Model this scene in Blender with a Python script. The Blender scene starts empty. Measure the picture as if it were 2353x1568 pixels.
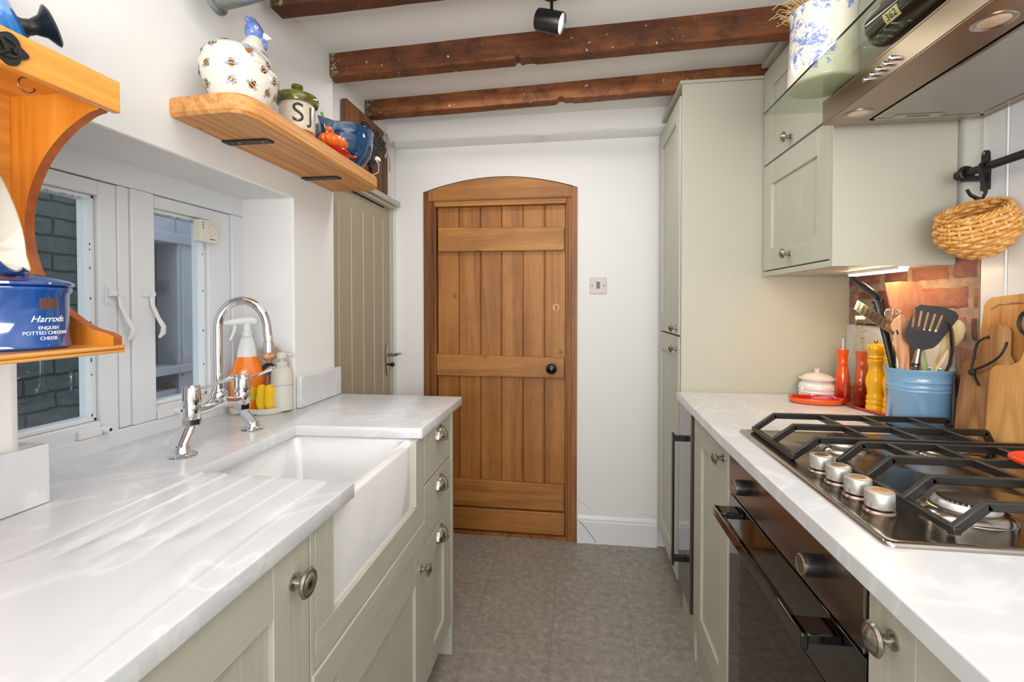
import bpy, bmesh, math, random
from mathutils import Vector, Matrix, noise
random.seed(7)
PI = math.pi
C = bpy.context.scene.collection

# ------------------------------------------------------------------ camera, world, big lights, exposure
cd = bpy.data.cameras.new('camera'); cam = bpy.data.objects.new('camera', cd); C.objects.link(cam)
cam.location = (0, 0, 1.26)
cam.rotation_euler = (math.radians(90 - 1.0), 0, math.radians(7.79))
cd.sensor_width = 36; cd.lens = 1100 / 2353 * 36; cd.shift_y = -0.02669; cd.clip_start = 0.02
bpy.context.scene.camera = cam
W = bpy.data.worlds.new('world'); bpy.context.scene.world = W; W.use_nodes = True
W.node_tree.nodes['Background'].inputs[0].default_value = (0.52, 0.56, 0.6, 1)
W.node_tree.nodes['Background'].inputs[1].default_value = 4.0
vs = bpy.context.scene.view_settings
vs.view_transform = 'Standard'; vs.look = 'None'; vs.gamma = 1; vs.exposure = 0.04; vs.use_curve_mapping = False

def area(name, loc, rot, sx, sy, power, col=(1, 1, 1), spread=180):
    l = bpy.data.lights.new(name, 'AREA'); l.shape = 'RECTANGLE'; l.size = sx; l.size_y = sy
    l.energy = power; l.color = col; l.spread = math.radians(spread)
    o = bpy.data.objects.new(name, l); o.location = loc; o.rotation_euler = rot; C.objects.link(o); return o
# added unseen soft fills: three below the ceiling, two more behind the camera
area('ceiling_fill_near', (0.0, -1.3, 2.19), (0, 0, 0), 1.4, 1.6, 7, (0.96, 0.98, 1.0))
area('ceiling_fill_mid', (0.0, 0.75, 2.2), (0, 0, 0), 0.9, 0.7, 5.0, (0.98, 0.985, 1.0))
area('ceiling_fill_far', (-0.25, 1.92, 2.2), (0, 0, 0), 0.9, 0.12, 5.0, (1.0, 0.98, 0.95))
area('rear_fill', (0.0, -3.35, 1.3), (math.radians(90), 0, 0), 2.2, 2.0, 66, (0.97, 0.985, 1.0))  # added broad fill from the rear of the room, no door there
area('upward_fill', (0.0, -0.55, 1.30), (math.radians(152), 0, 0), 1.0, 0.5, 27, (1.0, 0.99, 0.97))  # added fill aimed upward to brighten the ceiling, no fitting there

# ------------------------------------------------------------------ materials
def lin(c):
    r = []
    for v in c[:3]:
        v = v / 255.0
        r.append(v / 12.92 if v <= 0.04045 else ((v + 0.055) / 1.055) ** 2.4)
    return (r[0], r[1], r[2], 1)
def newmat(name):
    m = bpy.data.materials.new(name); m.use_nodes = True
    nt = m.node_tree; b = nt.nodes['Principled BSDF']
    return m, nt, b
def N(nt, t, **k):
    n = nt.nodes.new(t)
    for a, v in k.items():
        if hasattr(n, a): setattr(n, a, v)
        else: n.inputs[a.replace('_', ' ')].default_value = v
    return n
def coords(nt, scale=(1, 1, 1), rot=(0, 0, 0)):
    tc = N(nt, 'ShaderNodeTexCoord'); mp = N(nt, 'ShaderNodeMapping')
    mp.inputs['Scale'].default_value = scale; mp.inputs['Rotation'].default_value = rot
    nt.links.new(tc.outputs['Object'], mp.inputs[0]); return mp.outputs[0]
def ramp(nt, fac, stops, interp='LINEAR'):
    r = N(nt, 'ShaderNodeValToRGB'); r.color_ramp.interpolation = interp
    els = r.color_ramp.elements
    while len(els) < len(stops): els.new(0.5)
    for e, (p, c) in zip(els, stops):
        e.position = p; e.color = c if len(c) == 4 else lin(c)
    nt.links.new(fac, r.inputs[0]); return r.outputs[0]
def noise_tex(nt, vec, scale, detail=4, rough=0.5, dist=0.0):
    n = N(nt, 'ShaderNodeTexNoise'); n.inputs['Scale'].default_value = scale
    n.inputs['Detail'].default_value = detail; n.inputs['Roughness'].default_value = rough
    n.inputs['Distortion'].default_value = dist
    nt.links.new(vec, n.inputs['Vector']); return n.outputs['Fac']
def mixc(nt, fac, a, b, mode='MIX'):
    m = N(nt, 'ShaderNodeMix'); m.data_type = 'RGBA'; m.blend_type = mode
    for i, v in ((0, fac), (6, a), (7, b)):
        if hasattr(v, 'links') or hasattr(v, 'is_output'): nt.links.new(v, m.inputs[i])
        elif i == 0: m.inputs[0].default_value = v
        else: m.inputs[i].default_value = v if len(v) == 4 else lin(v)
    return m.outputs[2]
def bump(nt, b, h, strength=0.2, dist=0.01):
    n = N(nt, 'ShaderNodeBump'); n.inputs['Strength'].default_value = strength; n.inputs['Distance'].default_value = dist
    nt.links.new(h, n.inputs['Height']); nt.links.new(n.outputs[0], b.inputs['Normal'])
def plain(name, rgb, rough=0.5, metal=0.0, bs=0, bstr=0.1, var=0.0, vs_=3.0, coat=0.0, stretch=(1, 1, 1), spec=0.5):
    m, nt, b = newmat(name)
    b.inputs['Roughness'].default_value = rough; b.inputs['Metallic'].default_value = metal
    b.inputs['Coat Weight'].default_value = coat; b.inputs['Specular IOR Level'].default_value = spec
    b.inputs['Coat Roughness'].default_value = 0.05
    b.inputs['Base Color'].default_value = lin(rgb)
    v = coords(nt, stretch)
    if var:
        f = noise_tex(nt, v, vs_, 5, 0.6)
        d = tuple(max(0, c * (1 - var)) for c in rgb)
        u = tuple(min(255, c * (1 + var * 0.4)) for c in rgb)
        nt.links.new(ramp(nt, f, [(0.3, d), (0.7, u)]), b.inputs['Base Color'])
    if bs: bump(nt, b, noise_tex(nt, v, bs, 6, 0.6), bstr, 0.004)
    return m
def emis(name, rgb, s):
    m, nt, b = newmat(name)
    b.inputs['Base Color'].default_value = lin(rgb); b.inputs['Emission Color'].default_value = lin(rgb)
    b.inputs['Emission Strength'].default_value = s; return m
def glass(name, tint=(255, 255, 255), ior=1.5, rough=0.0, extra=0.0):
    m, nt, b = newmat(name); nt.nodes.remove(b)
    out = nt.nodes['Material Output']
    tr = N(nt, 'ShaderNodeBsdfTransparent'); tr.inputs[0].default_value = lin(tint)
    gl = N(nt, 'ShaderNodeBsdfGlossy'); gl.inputs['Roughness'].default_value = rough
    fr = N(nt, 'ShaderNodeFresnel'); fr.inputs[0].default_value = ior
    geo = N(nt, 'ShaderNodeNewGeometry')
    mul = N(nt, 'ShaderNodeMath', operation='MULTIPLY_ADD'); mul.inputs[1].default_value = 1.0; mul.inputs[2].default_value = extra
    nt.links.new(fr.outputs[0], mul.inputs[0])
    inv = N(nt, 'ShaderNodeMath', operation='SUBTRACT'); inv.inputs[0].default_value = 1.0
    nt.links.new(geo.outputs['Backfacing'], inv.inputs[1])
    mul2 = N(nt, 'ShaderNodeMath', operation='MULTIPLY')
    nt.links.new(mul.outputs[0], mul2.inputs[0]); nt.links.new(inv.outputs[0], mul2.inputs[1])
    mx = N(nt, 'ShaderNodeMixShader'); nt.links.new(mul2.outputs[0], mx.inputs[0])
    nt.links.new(tr.outputs[0], mx.inputs[1]); nt.links.new(gl.outputs[0], mx.inputs[2])
    nt.links.new(mx.outputs[0], out.inputs[0]); return m
def wood(name, cols, axis='Y', ring=14, stretch=0.06, rough=0.5, knots=0.0, coat=0.0, dirt=0.0, bumps=0.25, dirtcol=(40, 24, 12), fine=60, rot=0.0, dirtscale=3.0, dist=2.2, amp=0.2, fleck=False, kn=None, dlo=0.5):
    """long grain along axis; cols dark -> light"""
    m, nt, b = newmat(name)
    s = [1, 1, 1]; s['XYZ'.index(axis)] = stretch
    v = coords(nt, tuple(s), (rot, rot * 0.7, rot * 1.3))
    big = noise_tex(nt, v, 2.2, 3, 0.5)
    w = N(nt, 'ShaderNodeTexNoise'); w.inputs['Scale'].default_value = ring; w.inputs['Detail'].default_value = 3
    w.inputs['Distortion'].default_value = dist
    nt.links.new(v, w.inputs['Vector'])
    f2 = noise_tex(nt, v, fine * 2, 3, 0.6)
    sn = N(nt, 'ShaderNodeMath', operation='SINE'); mu = N(nt, 'ShaderNodeMath', operation='MULTIPLY'); mu.inputs[1].default_value = 26
    nt.links.new(w.outputs['Fac'], mu.inputs[0]); nt.links.new(mu.outputs[0], sn.inputs[0])
    a1 = N(nt, 'ShaderNodeMath', operation='MULTIPLY_ADD'); a1.inputs[1].default_value = amp; a1.inputs[2].default_value = 0.5
    nt.links.new(sn.outputs[0], a1.inputs[0])
    av = N(nt, 'ShaderNodeMath', operation='MULTIPLY_ADD'); av.inputs[1].default_value = 0.5
    nt.links.new(f2, av.inputs[0]); 
    a2 = N(nt, 'ShaderNodeMath', operation='MULTIPLY_ADD'); a2.inputs[1].default_value = 0.9; a2.inputs[2].default_value = -0.7
    nt.links.new(big, a2.inputs[0]); 
    a3 = N(nt, 'ShaderNodeMath', operation='ADD'); nt.links.new(a1.outputs[0], a3.inputs[0]); nt.links.new(a2.outputs[0], a3.inputs[1])
    nt.links.new(a3.outputs[0], av.inputs[2])
    n = len(cols)
    col = ramp(nt, av.outputs[0], [(0.12 + 0.72 * i / (n - 1), c) for i, c in enumerate(cols)])
    if knots:
        vk = coords(nt, kn or tuple((1.0 if k != 'XYZ'.index(axis) else 0.55) for k in range(3)))
        vo = N(nt, 'ShaderNodeTexVoronoi'); vo.inputs['Scale'].default_value = knots
        nt.links.new(vk, vo.inputs['Vector'])
        kf = ramp(nt, vo.outputs['Distance'], [(0.02, (200, 200, 200)), (0.10, (0, 0, 0))])
        col = mixc(nt, kf, col, tuple(int(c * 0.55) for c in cols[0]))
    if dirt:
        dn = noise_tex(nt, coords(nt, (1, 1, 1)), dirtscale, 8, 0.72)
        df = ramp(nt, dn, [(dlo, (0, 0, 0)), (dlo + 0.22, tuple(int(255 * dirt) for _ in range(3)))])
        col = mixc(nt, df, col, dirtcol)
    if fleck:
        fn = noise_tex(nt, coords(nt, (1, 1, 1)), 55, 2, 0.5)
        col = mixc(nt, ramp(nt, fn, [(0.715, (0, 0, 0)), (0.74, (230, 230, 230))]), col, (214, 196, 166))
    nt.links.new(col, b.inputs['Base Color'])
    b.inputs['Roughness'].default_value = rough; b.inputs['Coat Weight'].default_value = coat
    bump(nt, b, av.outputs[0], bumps, 0.002)
    return m
def sagewood(name, axis, rgb=(191, 190, 174), g=0.5):
    m, nt, b = newmat(name)
    s = [1, 1, 1]; s['XYZ'.index(axis)] = 0.05
    v = coords(nt, tuple(s))
    w = noise_tex(nt, v, 9, 2, 0.5, 1.6)
    mu = N(nt, 'ShaderNodeMath', operation='MULTIPLY'); mu.inputs[1].default_value = 30; nt.links.new(w, mu.inputs[0])
    sn = N(nt, 'ShaderNodeMath', operation='SINE'); nt.links.new(mu.outputs[0], sn.inputs[0])
    f2 = noise_tex(nt, v, 130, 3, 0.6)
    col = ramp(nt, sn.outputs[0], [(0.6, rgb), (1.0, tuple(min(255, c + 20 * g) for c in rgb))])
    f3 = ramp(nt, f2, [(0.35, (0, 0, 0)), (0.7, (255, 255, 255))])
    col2 = mixc(nt, f3, tuple(c - 7 * g for c in rgb), col)
    nt.links.new(col2, b.inputs['Base Color']); b.inputs['Roughness'].default_value = 0.42
    ad = N(nt, 'ShaderNodeMath', operation='ADD'); nt.links.new(sn.outputs[0], ad.inputs[0]); nt.links.new(f2, ad.inputs[1])
    bump(nt, b, ad.outputs[0], 0.12 * g, 0.0015)
    return m
M = {}
M['plaster'] = plain('white_plaster', (232, 231, 229), 0.85, bs=9, bstr=0.35, spec=0.2)
M['ceil'] = plain('ceiling_plaster', (236, 235, 232), 0.9, bs=30, bstr=0.25, spec=0.2)
M['gloss_white'] = plain('white_gloss_paint', (228, 229, 231), 0.3, bs=20, bstr=0.05)
M['upvc'] = plain('window_paint', (224, 227, 231), 0.35, bs=25, bstr=0.08)
M['sageV'] = sagewood('sage_paint_vertical_grain', 'Z')
M['sageH'] = sagewood('sage_paint_horizontal_grain', 'Y')
M['sage'] = plain('sage_paint_smooth', (187, 184, 168), 0.45, bs=60, bstr=0.03, stretch=(1, 1, 0.2))
M['tongue'] = plain('olive_door_paint', (170, 160, 137), 0.5, bs=30, bstr=0.04)
M['gap'] = plain('dark_gap', (30, 28, 25), 0.9)
M['chrome'] = plain('chrome', (225, 225, 228), 0.06, 1.0)
M['nickel'] = plain('brushed_nickel', (176, 170, 158), 0.25, 1.0)
M['steel'] = plain('brushed_steel', (158, 138, 124), 0.3, 1.0, bs=40, bstr=0.02, stretch=(1, 0.02, 1))
M['steel_hob'] = plain('hob_steel', (176, 168, 158), 0.17, 1.0, var=0.12, vs_=6)
M['alu'] = plain('knob_aluminium', (205, 203, 198), 0.38, 0.85)
M['black_metal'] = plain('black_iron', (28, 27, 26), 0.45, 0.2, bs=80, bstr=0.1)
M['enamel_black'] = plain('cast_iron_enamel', (38, 34, 31), 0.28, 0.0, bs=120, bstr=0.15)
M['black_plastic'] = plain('black_plastic', (24, 24, 26), 0.35)
M['black_gloss'] = plain('black_gloss', (9, 9, 9), 0.06, coat=0.5)
M['rubber'] = plain('grey_nylon', (62, 64, 68), 0.42)
M['ceramic'] = plain('fireclay_ceramic', (240, 240, 240), 0.08, coat=0.6)
M['cream_cer'] = plain('cream_ceramic', (232, 226, 212), 0.12, coat=0.5)
M['white_cer'] = plain('white_stoneware', (236, 230, 224), 0.12, coat=0.5)
M['blue_cer'] = plain('cobalt_blue_glaze', (26, 74, 145), 0.1, coat=0.7)
M['blue_enam'] = plain('bright_blue_enamel', (36, 112, 188), 0.12, coat=0.7)
M['navy_cer'] = plain('teal_blue_glaze', (14, 62, 102), 0.1, coat=0.7)
M['navy'] = plain('navy_enamel', (22, 44, 92), 0.15, coat=0.6)
M['crock'] = plain('pale_blue_stoneware', (122, 164, 196), 0.16, coat=0.6)
M['orange'] = plain('orange_enamel', (232, 92, 20), 0.15, coat=0.6)
M['red'] = plain('red_enamel', (196, 24, 20), 0.15, coat=0.6)
M['tomato'] = plain('orange_red_silicone', (228, 62, 24), 0.4)
M['pumpkin'] = plain('orange_glaze', (232, 104, 28), 0.3, coat=.3)
M['magenta'] = plain('raspberry_enamel', (190, 32, 60), 0.18, coat=0.5)
M['yellow'] = plain('yellow_lacquer', (236, 178, 8), 0.15, coat=0.6)
M['bee_y'] = plain('bee_yellow', (216, 150, 50), 0.3); M['bee_b'] = plain('bee_black', (50, 34, 24), 0.3); M['bee_w'] = plain('bee_wing_blue', (150, 165, 205), 0.3)
M['head_blue'] = plain('hen_blue_glaze', (112, 138, 208), 0.15, var=0.3, vs_=60, coat=0.5)
M['olive_glaze'] = plain('olive_glaze', (104, 104, 22), 0.12, var=0.45, vs_=25, coat=0.6)
M['ink'] = plain('ink', (28, 24, 22), 0.4)
M['white'] = plain('white_print', (235, 238, 242), 0.5)
M['bronze'] = plain('bronze_print', (112, 78, 62), 0.35, 0.3)
M['green_stem'] = plain('green_plastic', (90, 185, 50), 0.4)
M['greige'] = plain('putty_plastic', (206, 203, 192), 0.5, bs=200, bstr=0.05)
M['sponge'] = plain('yellow_sponge_cloth', (244, 196, 30), 0.85, bs=160, bstr=0.4)
M['orange_liq'] = plain('orange_cleaner', (246, 128, 24), 0.18, coat=0.5)
M['clearish'] = plain('frosted_plastic', (224, 226, 226), 0.3)
M['card'] = plain('pale_pink_caddy', (224, 206, 200), 0.5)
M['bristle'] = plain('bristle', (198, 188, 160), 0.7); M['scour'] = plain('steel_scourer', (70, 62, 54), 0.35, 0.7, bs=200, bstr=0.8)
M['straw'] = plain('dried_stem', (196, 164, 112), 0.8)
M['leather'] = plain('black_leather', (30, 26, 24), 0.6)
M['galv'] = plain('galvanised_metal', (150, 158, 156), 0.35, 0.7, var=0.2, vs_=18)
M['glass'] = glass('window_glass', (236, 240, 240), 1.5, extra=0.02)
M['hoodglass'] = glass('hood_glass', (240, 244, 236), 1.45)
M['bottleglass'] = glass('bottle_glass', (252, 252, 248), 1.35)
M['glassedge'] = plain('glass_edge', (20, 34, 28), 0.1)
M['oil'] = plain('oil_amber', (158, 84, 18), 0.08, coat=0.5)
M['lamp_on'] = emis('lamp_glow', (255, 252, 246), 14)
M['strip_on'] = emis('warm_strip_glow', (255, 216, 162), 55)
M['hallow'] = plain('hood_lamp_lens', (226, 206, 176), 0.1, 0.5, bs=60, bstr=0.4)
M['mesh_grey'] = plain('filter_backing', (120, 118, 114), 0.5, 0.6)
M['socket'] = plain('socket_steel', (150, 138, 118), 0.35, 0.6)
M['sensor'] = plain('ivory_plastic', (222, 220, 204), 0.45)
M['sprayhead'] = plain('translucent_white', (232, 234, 236), 0.35)
M['pine'] = wood('pine_door', [(112, 64, 20), (158, 100, 38), (176, 116, 50), (190, 134, 66)], 'Z', 6, 0.05, 0.5, knots=6.5, kn=(1, 0.001, 0.6), dlo=0.46, coat=0.0, dirt=0.7, dirtcol=(112, 66, 26), amp=0.13, dist=1.0)
M['pineH'] = wood('pine_ledge', [(104, 60, 20), (152, 96, 38), (172, 114, 50), (192, 138, 70)], 'X', 6, 0.05, 0.5, knots=7.5, kn=(0.6, 0.001, 1), dlo=0.46, coat=0.0, dirt=0.6, dirtcol=(96, 56, 22), amp=0.12, dist=1.2)
M['pine_dark'] = wood('pine_frame', [(78, 42, 15), (122, 72, 28), (148, 92, 42), (166, 110, 56)], 'Z', 9, 0.05, 0.5, dirt=0.55, dirtcol=(80, 44, 18), amp=.12, dist=1.2)
M['beam'] = wood('old_beam_wood', [(58, 28, 11), (98, 52, 21), (126, 72, 32), (146, 92, 48)], 'X', 8, 0.07, 0.72, fleck=True, knots=5, coat=0.0, dlo=0.44, dirt=0.95, dirtcol=(58, 30, 14), dirtscale=9, bumps=0.4, amp=0.1, dist=1.0)
M['lichen'] = plain('green_grey_plaster', (130, 128, 92), 0.9, bs=60, bstr=0.9, var=0.6, vs_=40)
M['shelf'] = wood('waxed_pine_shelf', [(150, 86, 34), (198, 132, 66), (216, 156, 92), (226, 172, 110)], 'Y', 8, 0.05, 0.5, knots=11, kn=(1, 0.7, 0.001), bumps=0.3, amp=.14)
M['rack'] = wood('honey_pine_rack', [(188, 112, 34), (214, 144, 58), (226, 160, 76), (236, 176, 98)], 'Y', 4, 0.05, 0.3, coat=0.35, bumps=0.05)
M['rackV'] = wood('honey_pine_rack_upright', [(176, 98, 20), (204, 126, 36), (216, 140, 50), (226, 156, 66)], 'Z', 4, 0.05, 0.3, coat=0.35, bumps=0.05)
M['ply'] = plain('ply_edge', (168, 88, 34), 0.5, var=0.2, vs_=30)
M['acacia'] = wood('acacia_board', [(118, 66, 24), (172, 112, 56), (200, 146, 84), (212, 166, 106)], 'Z', 5, 0.05, 0.5, knots=3.5, bumps=0.05)
M['acacia2'] = wood('dark_paddle_board', [(96, 58, 26), (146, 98, 54), (176, 130, 80), (190, 150, 100)], 'Z', 6, 0.05, 0.5, bumps=0.05, rot=0.05)
M['oakboard'] = wood('pale_oak_board', [(176, 116, 54), (204, 148, 80), (220, 168, 102), (228, 180, 120)], 'Z', 6, 0.05, 0.5, bumps=0.05)
M['plaque'] = wood('brown_plaque', [(70, 40, 16), (98, 60, 28), (116, 74, 38), (124, 84, 46)], 'Z', 6, 0.06, 0.6, bumps=0.2)
M['uten'] = wood('beech_utensil', [(160, 92, 56), (204, 140, 96), (220, 164, 124), (228, 178, 140)], 'Z', 16, 0.06, 0.5, bumps=0.05)
M['uten2'] = wood('cherry_utensil', [(150, 88, 54), (184, 118, 80), (200, 136, 98), (212, 152, 114)], 'Z', 12, 0.2, 0.5, bumps=0.05, amp=.1, dist=1.0)
M['spoonwood'] = wood('pale_spoon', [(170, 130, 80), (214, 184, 132), (224, 200, 152), (230, 208, 164)], 'Z', 10, 0.1, 0.6, bumps=0.05)

def marble():
    m, nt, b = newmat('pale_swirled_worktop')
    v = coords(nt, (1, 1, 1))
    w = noise_tex(nt, v, 2.3, 4, 0.5, 1.8)
    mu = N(nt, 'ShaderNodeMath', operation='MULTIPLY'); mu.inputs[1].default_value = 32; nt.links.new(w, mu.inputs[0])
    sn = N(nt, 'ShaderNodeMath', operation='SINE'); nt.links.new(mu.outputs[0], sn.inputs[0])
    col = ramp(nt, sn.outputs[0], [(0.0, (214, 216, 219)), (0.8, (217, 219, 222)), (0.98, (227, 228, 230))])
    w2 = noise_tex(nt, v, 1.1, 3, 0.5, 0.8)
    col2 = mixc(nt, ramp(nt, w2, [(0.4, (0, 0, 0)), (0.65, (150, 150, 150))]), col, (211, 213, 217))
    nt.links.new(col2, b.inputs['Base Color']); b.inputs['Roughness'].default_value = 0.24
    return m
M['marble'] = marble()
def floor_mat():
    m, nt, b = newmat('grey_vinyl_tiles')
    v = coords(nt, (1, 1, 1))
    n1 = noise_tex(nt, v, 5, 4, 0.5); n2 = noise_tex(nt, v, 34, 9, 0.78)
    c1 = ramp(nt, n1, [(0.3, (140, 132, 122)), (0.7, (160, 152, 142))])
    c2 = ramp(nt, n2, [(0.34, (108, 101, 92)), (0.5, (150, 142, 132)), (0.66, (184, 177, 167))])
    c = mixc(nt, 0.62, c1, c2)
    tc = N(nt, 'ShaderNodeTexCoord'); mp = N(nt, 'ShaderNodeMapping')
    mp.inputs['Rotation'].default_value = (0, 0, PI / 2); mp.inputs['Location'].default_value = (0.0, 0.095, 0)
    nt.links.new(tc.outputs['Object'], mp.inputs[0])
    br = N(nt, 'ShaderNodeTexBrick'); br.offset = 0.5
    br.inputs['Scale'].default_value = 1.0; br.inputs['Brick Width'].default_value = 0.6; br.inputs['Row Height'].default_value = 0.305
    br.inputs['Mortar Size'].default_value = 0.0014; br.inputs['Mortar Smooth'].default_value = 0.3
    nt.links.new(mp.outputs[0], br.inputs['Vector'])
    c = mixc(nt, br.outputs['Fac'], c, (122, 115, 106))
    nt.links.new(c, b.inputs['Base Color']); b.inputs['Roughness'].default_value = 0.42
    bump(nt, b, n2, 0.06, 0.002)
    return m
M['floor'] = floor_mat()
def brick_paint():
    m, nt, b = newmat('dark_painted_brick')
    v0 = coords(nt, (1, 1, 1)); sp_ = N(nt, 'ShaderNodeSeparateXYZ'); cb_ = N(nt, 'ShaderNodeCombineXYZ'); nt.links.new(v0, sp_.inputs[0])
    nt.links.new(sp_.outputs[1], cb_.inputs[0]); nt.links.new(sp_.outputs[2], cb_.inputs[1]); v = cb_.outputs[0]
    br = N(nt, 'ShaderNodeTexBrick'); br.inputs['Scale'].default_value = 1.0
    br.inputs['Brick Width'].default_value = 0.225; br.inputs['Row Height'].default_value = 0.075
    br.inputs['Mortar Size'].default_value = 0.006; br.inputs['Mortar Smooth'].default_value = 0.4
    nz = noise_tex(nt, v, 7, 4, 0.6)
    ofs = N(nt, 'ShaderNodeVectorMath', operation='MULTIPLY_ADD')
    cmb = N(nt, 'ShaderNodeCombineXYZ'); 
    for i in range(3): nt.links.new(nz, cmb.inputs[i])
    ofs.inputs[1].default_value = (0.03, 0.03, 0.03); nt.links.new(cmb.outputs[0], ofs.inputs[0]); nt.links.new(v, ofs.inputs[2])
    nt.links.new(ofs.outputs[0], br.inputs['Vector'])
    n2 = noise_tex(nt, v, 26, 6, 0.7)
    col = ramp(nt, n2, [(0.25, (62, 75, 78)), (0.75, (92, 106, 108))])
    col = mixc(nt, br.outputs['Fac'], col, (40, 48, 50))
    nt.links.new(col, b.inputs['Base Color']); b.inputs['Roughness'].default_value = 0.7
    inv = N(nt, 'ShaderNodeMath', operation='MULTIPLY_ADD'); inv.inputs[1].default_value = -2.5; nt.links.new(br.outputs['Fac'], inv.inputs[0]); nt.links.new(n2, inv.inputs[2])
    bump(nt, b, inv.outputs[0], 0.9, 0.01)
    return m
M['ext_brick'] = brick_paint()
def attr_brick():
    m, nt, b = newmat('old_red_brick')
    at = N(nt, 'ShaderNodeAttribute'); at.attribute_name = 'tone'
    v = coords(nt)
    n1 = noise_tex(nt, v, 38, 8, 0.7); n2 = noise_tex(nt, v, 160, 4, 0.6)
    c = mixc(nt, ramp(nt, n1, [(0.42, (0, 0, 0)), (0.66, (190, 190, 190))]), at.outputs['Color'], (104, 66, 58))
    c = mixc(nt, ramp(nt, n2, [(0.60, (0, 0, 0)), (0.70, (160, 160, 160))]), c, (196, 150, 126))
    nt.links.new(c, b.inputs['Base Color']); b.inputs['Roughness'].default_value = 0.5
    ad = N(nt, 'ShaderNodeMath', operation='ADD'); nt.links.new(n1, ad.inputs[0]); nt.links.new(n2, ad.inputs[1])
    bump(nt, b, ad.outputs[0], 0.8, 0.008)
    return m
M['brick'] = attr_brick()
M['mortar'] = plain('lime_mortar', (162, 138, 120), 0.9, bs=50, bstr=0.8, var=0.2, vs_=30)
def speckle(name, base, spot, sc=220, thr=0.3, rough=0.25, coat=0.4):
    m, nt, b = newmat(name); v = coords(nt)
    vo = N(nt, 'ShaderNodeTexVoronoi'); vo.inputs['Scale'].default_value = sc; nt.links.new(v, vo.inputs['Vector'])
    f = ramp(nt, vo.outputs['Distance'], [(thr * 0.6, (255, 255, 255)), (thr, (0, 0, 0))])
    nt.links.new(mixc(nt, f, base, spot), b.inputs['Base Color']); b.inputs['Roughness'].default_value = rough
    b.inputs['Coat Weight'].default_value = coat; return m
M['speckled'] = speckle('speckled_stoneware', (214, 202, 178), (96, 66, 40), 260, 0.24)
M['terracotta'] = plain('brown_glaze', (168, 92, 44), 0.2, coat=0.5)
M['heartcloth'] = speckle('black_spotted_cloth', (30, 32, 34), (170, 172, 170), 120, 0.3, 0.9, 0)
def gingham():
    m, nt, b = newmat('gingham_ribbon'); v = coords(nt)
    ck = N(nt, 'ShaderNodeTexChecker'); ck.inputs['Scale'].default_value = 240
    ck.inputs['Color1'].default_value = lin((30, 30, 30)); ck.inputs['Color2'].default_value = lin((225, 225, 225))
    nt.links.new(v, ck.inputs[0]); nt.links.new(ck.outputs[0], b.inputs['Base Color']); b.inputs['Roughness'].default_value = 0.9; return m
M['gingham'] = gingham()
def toile():
    m, nt, b = newmat('blue_floral_transferware'); v = coords(nt)
    n1 = noise_tex(nt, v, 55, 6, 0.7, 0.6)
    f1 = ramp(nt, n1, [(0.50, (0, 0, 0)), (0.56, (255, 255, 255))])
    sx = N(nt, 'ShaderNodeSeparateXYZ'); nt.links.new(v, sx.inputs[0])
    # printed spray: three soft blobs around local points on the outer skin
    acc = None
    for (px, py, pz, rr) in ((-0.064, -0.045, 0.085, 0.062), (-0.04, -0.07, 0.055, 0.04), (-0.075, -0.01, 0.13, 0.04), (-0.03, -0.07, 0.185, 0.03), (0.02, -0.078, 0.178, 0.028), (-0.078, -0.02, 0.185, 0.03)):
        d = N(nt, 'ShaderNodeVectorMath', operation='DISTANCE'); nt.links.new(v, d.inputs[0]); d.inputs[1].default_value = (px, py, pz)
        r_ = ramp(nt, d.outputs['Value'], [(rr * 0.75, (255, 255, 255)), (rr, (0, 0, 0))])
        if acc is None: acc = r_
        else:
            mx = N(nt, 'ShaderNodeMix'); mx.data_type = 'RGBA'; mx.blend_type = 'LIGHTEN'; mx.inputs[0].default_value = 1
            nt.links.new(acc, mx.inputs[6]); nt.links.new(r_, mx.inputs[7]); acc = mx.outputs[2]
    f = mixc(nt, 1.0, acc, f1, 'MULTIPLY')
    col = mixc(nt, f, (218, 212, 196), (110, 130, 186))
    nt.links.new(col, b.inputs['Base Color']); b.inputs['Roughness'].default_value = 0.18; b.inputs['Coat Weight'].default_value = 0.4
    return m
M['toile'] = toile()
def filter_mat():
    m, nt, b = newmat('perforated_filter'); v = coords(nt)
    vo = N(nt, 'ShaderNodeTexVoronoi'); vo.inputs['Scale'].default_value = 210; vo.inputs['Randomness'].default_value = 0.15
    nt.links.new(v, vo.inputs['Vector'])
    nt.links.new(ramp(nt, vo.outputs['Distance'], [(0.22, (62, 60, 58)), (0.42, (168, 164, 158))]), b.inputs['Base Color'])
    b.inputs['Roughness'].default_value = 0.4; b.inputs['Metallic'].default_value = 0.3
    bump(nt, b, vo.outputs['Distance'], 0.6, 0.002); return m
M['filter'] = filter_mat()
def basket_mat():
    m, nt, b = newmat('woven_willow'); v = coords(nt)
    n = noise_tex(nt, v, 70, 5, 0.6)
    nt.links.new(ramp(nt, n, [(0.3, (182, 118, 48)), (0.5, (216, 158, 82)), (0.72, (236, 194, 126))]), b.inputs['Base Color'])
    b.inputs['Roughness'].default_value = 0.45; bump(nt, b, n, 0.3, 0.002); return m
M['willow'] = basket_mat()

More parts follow.
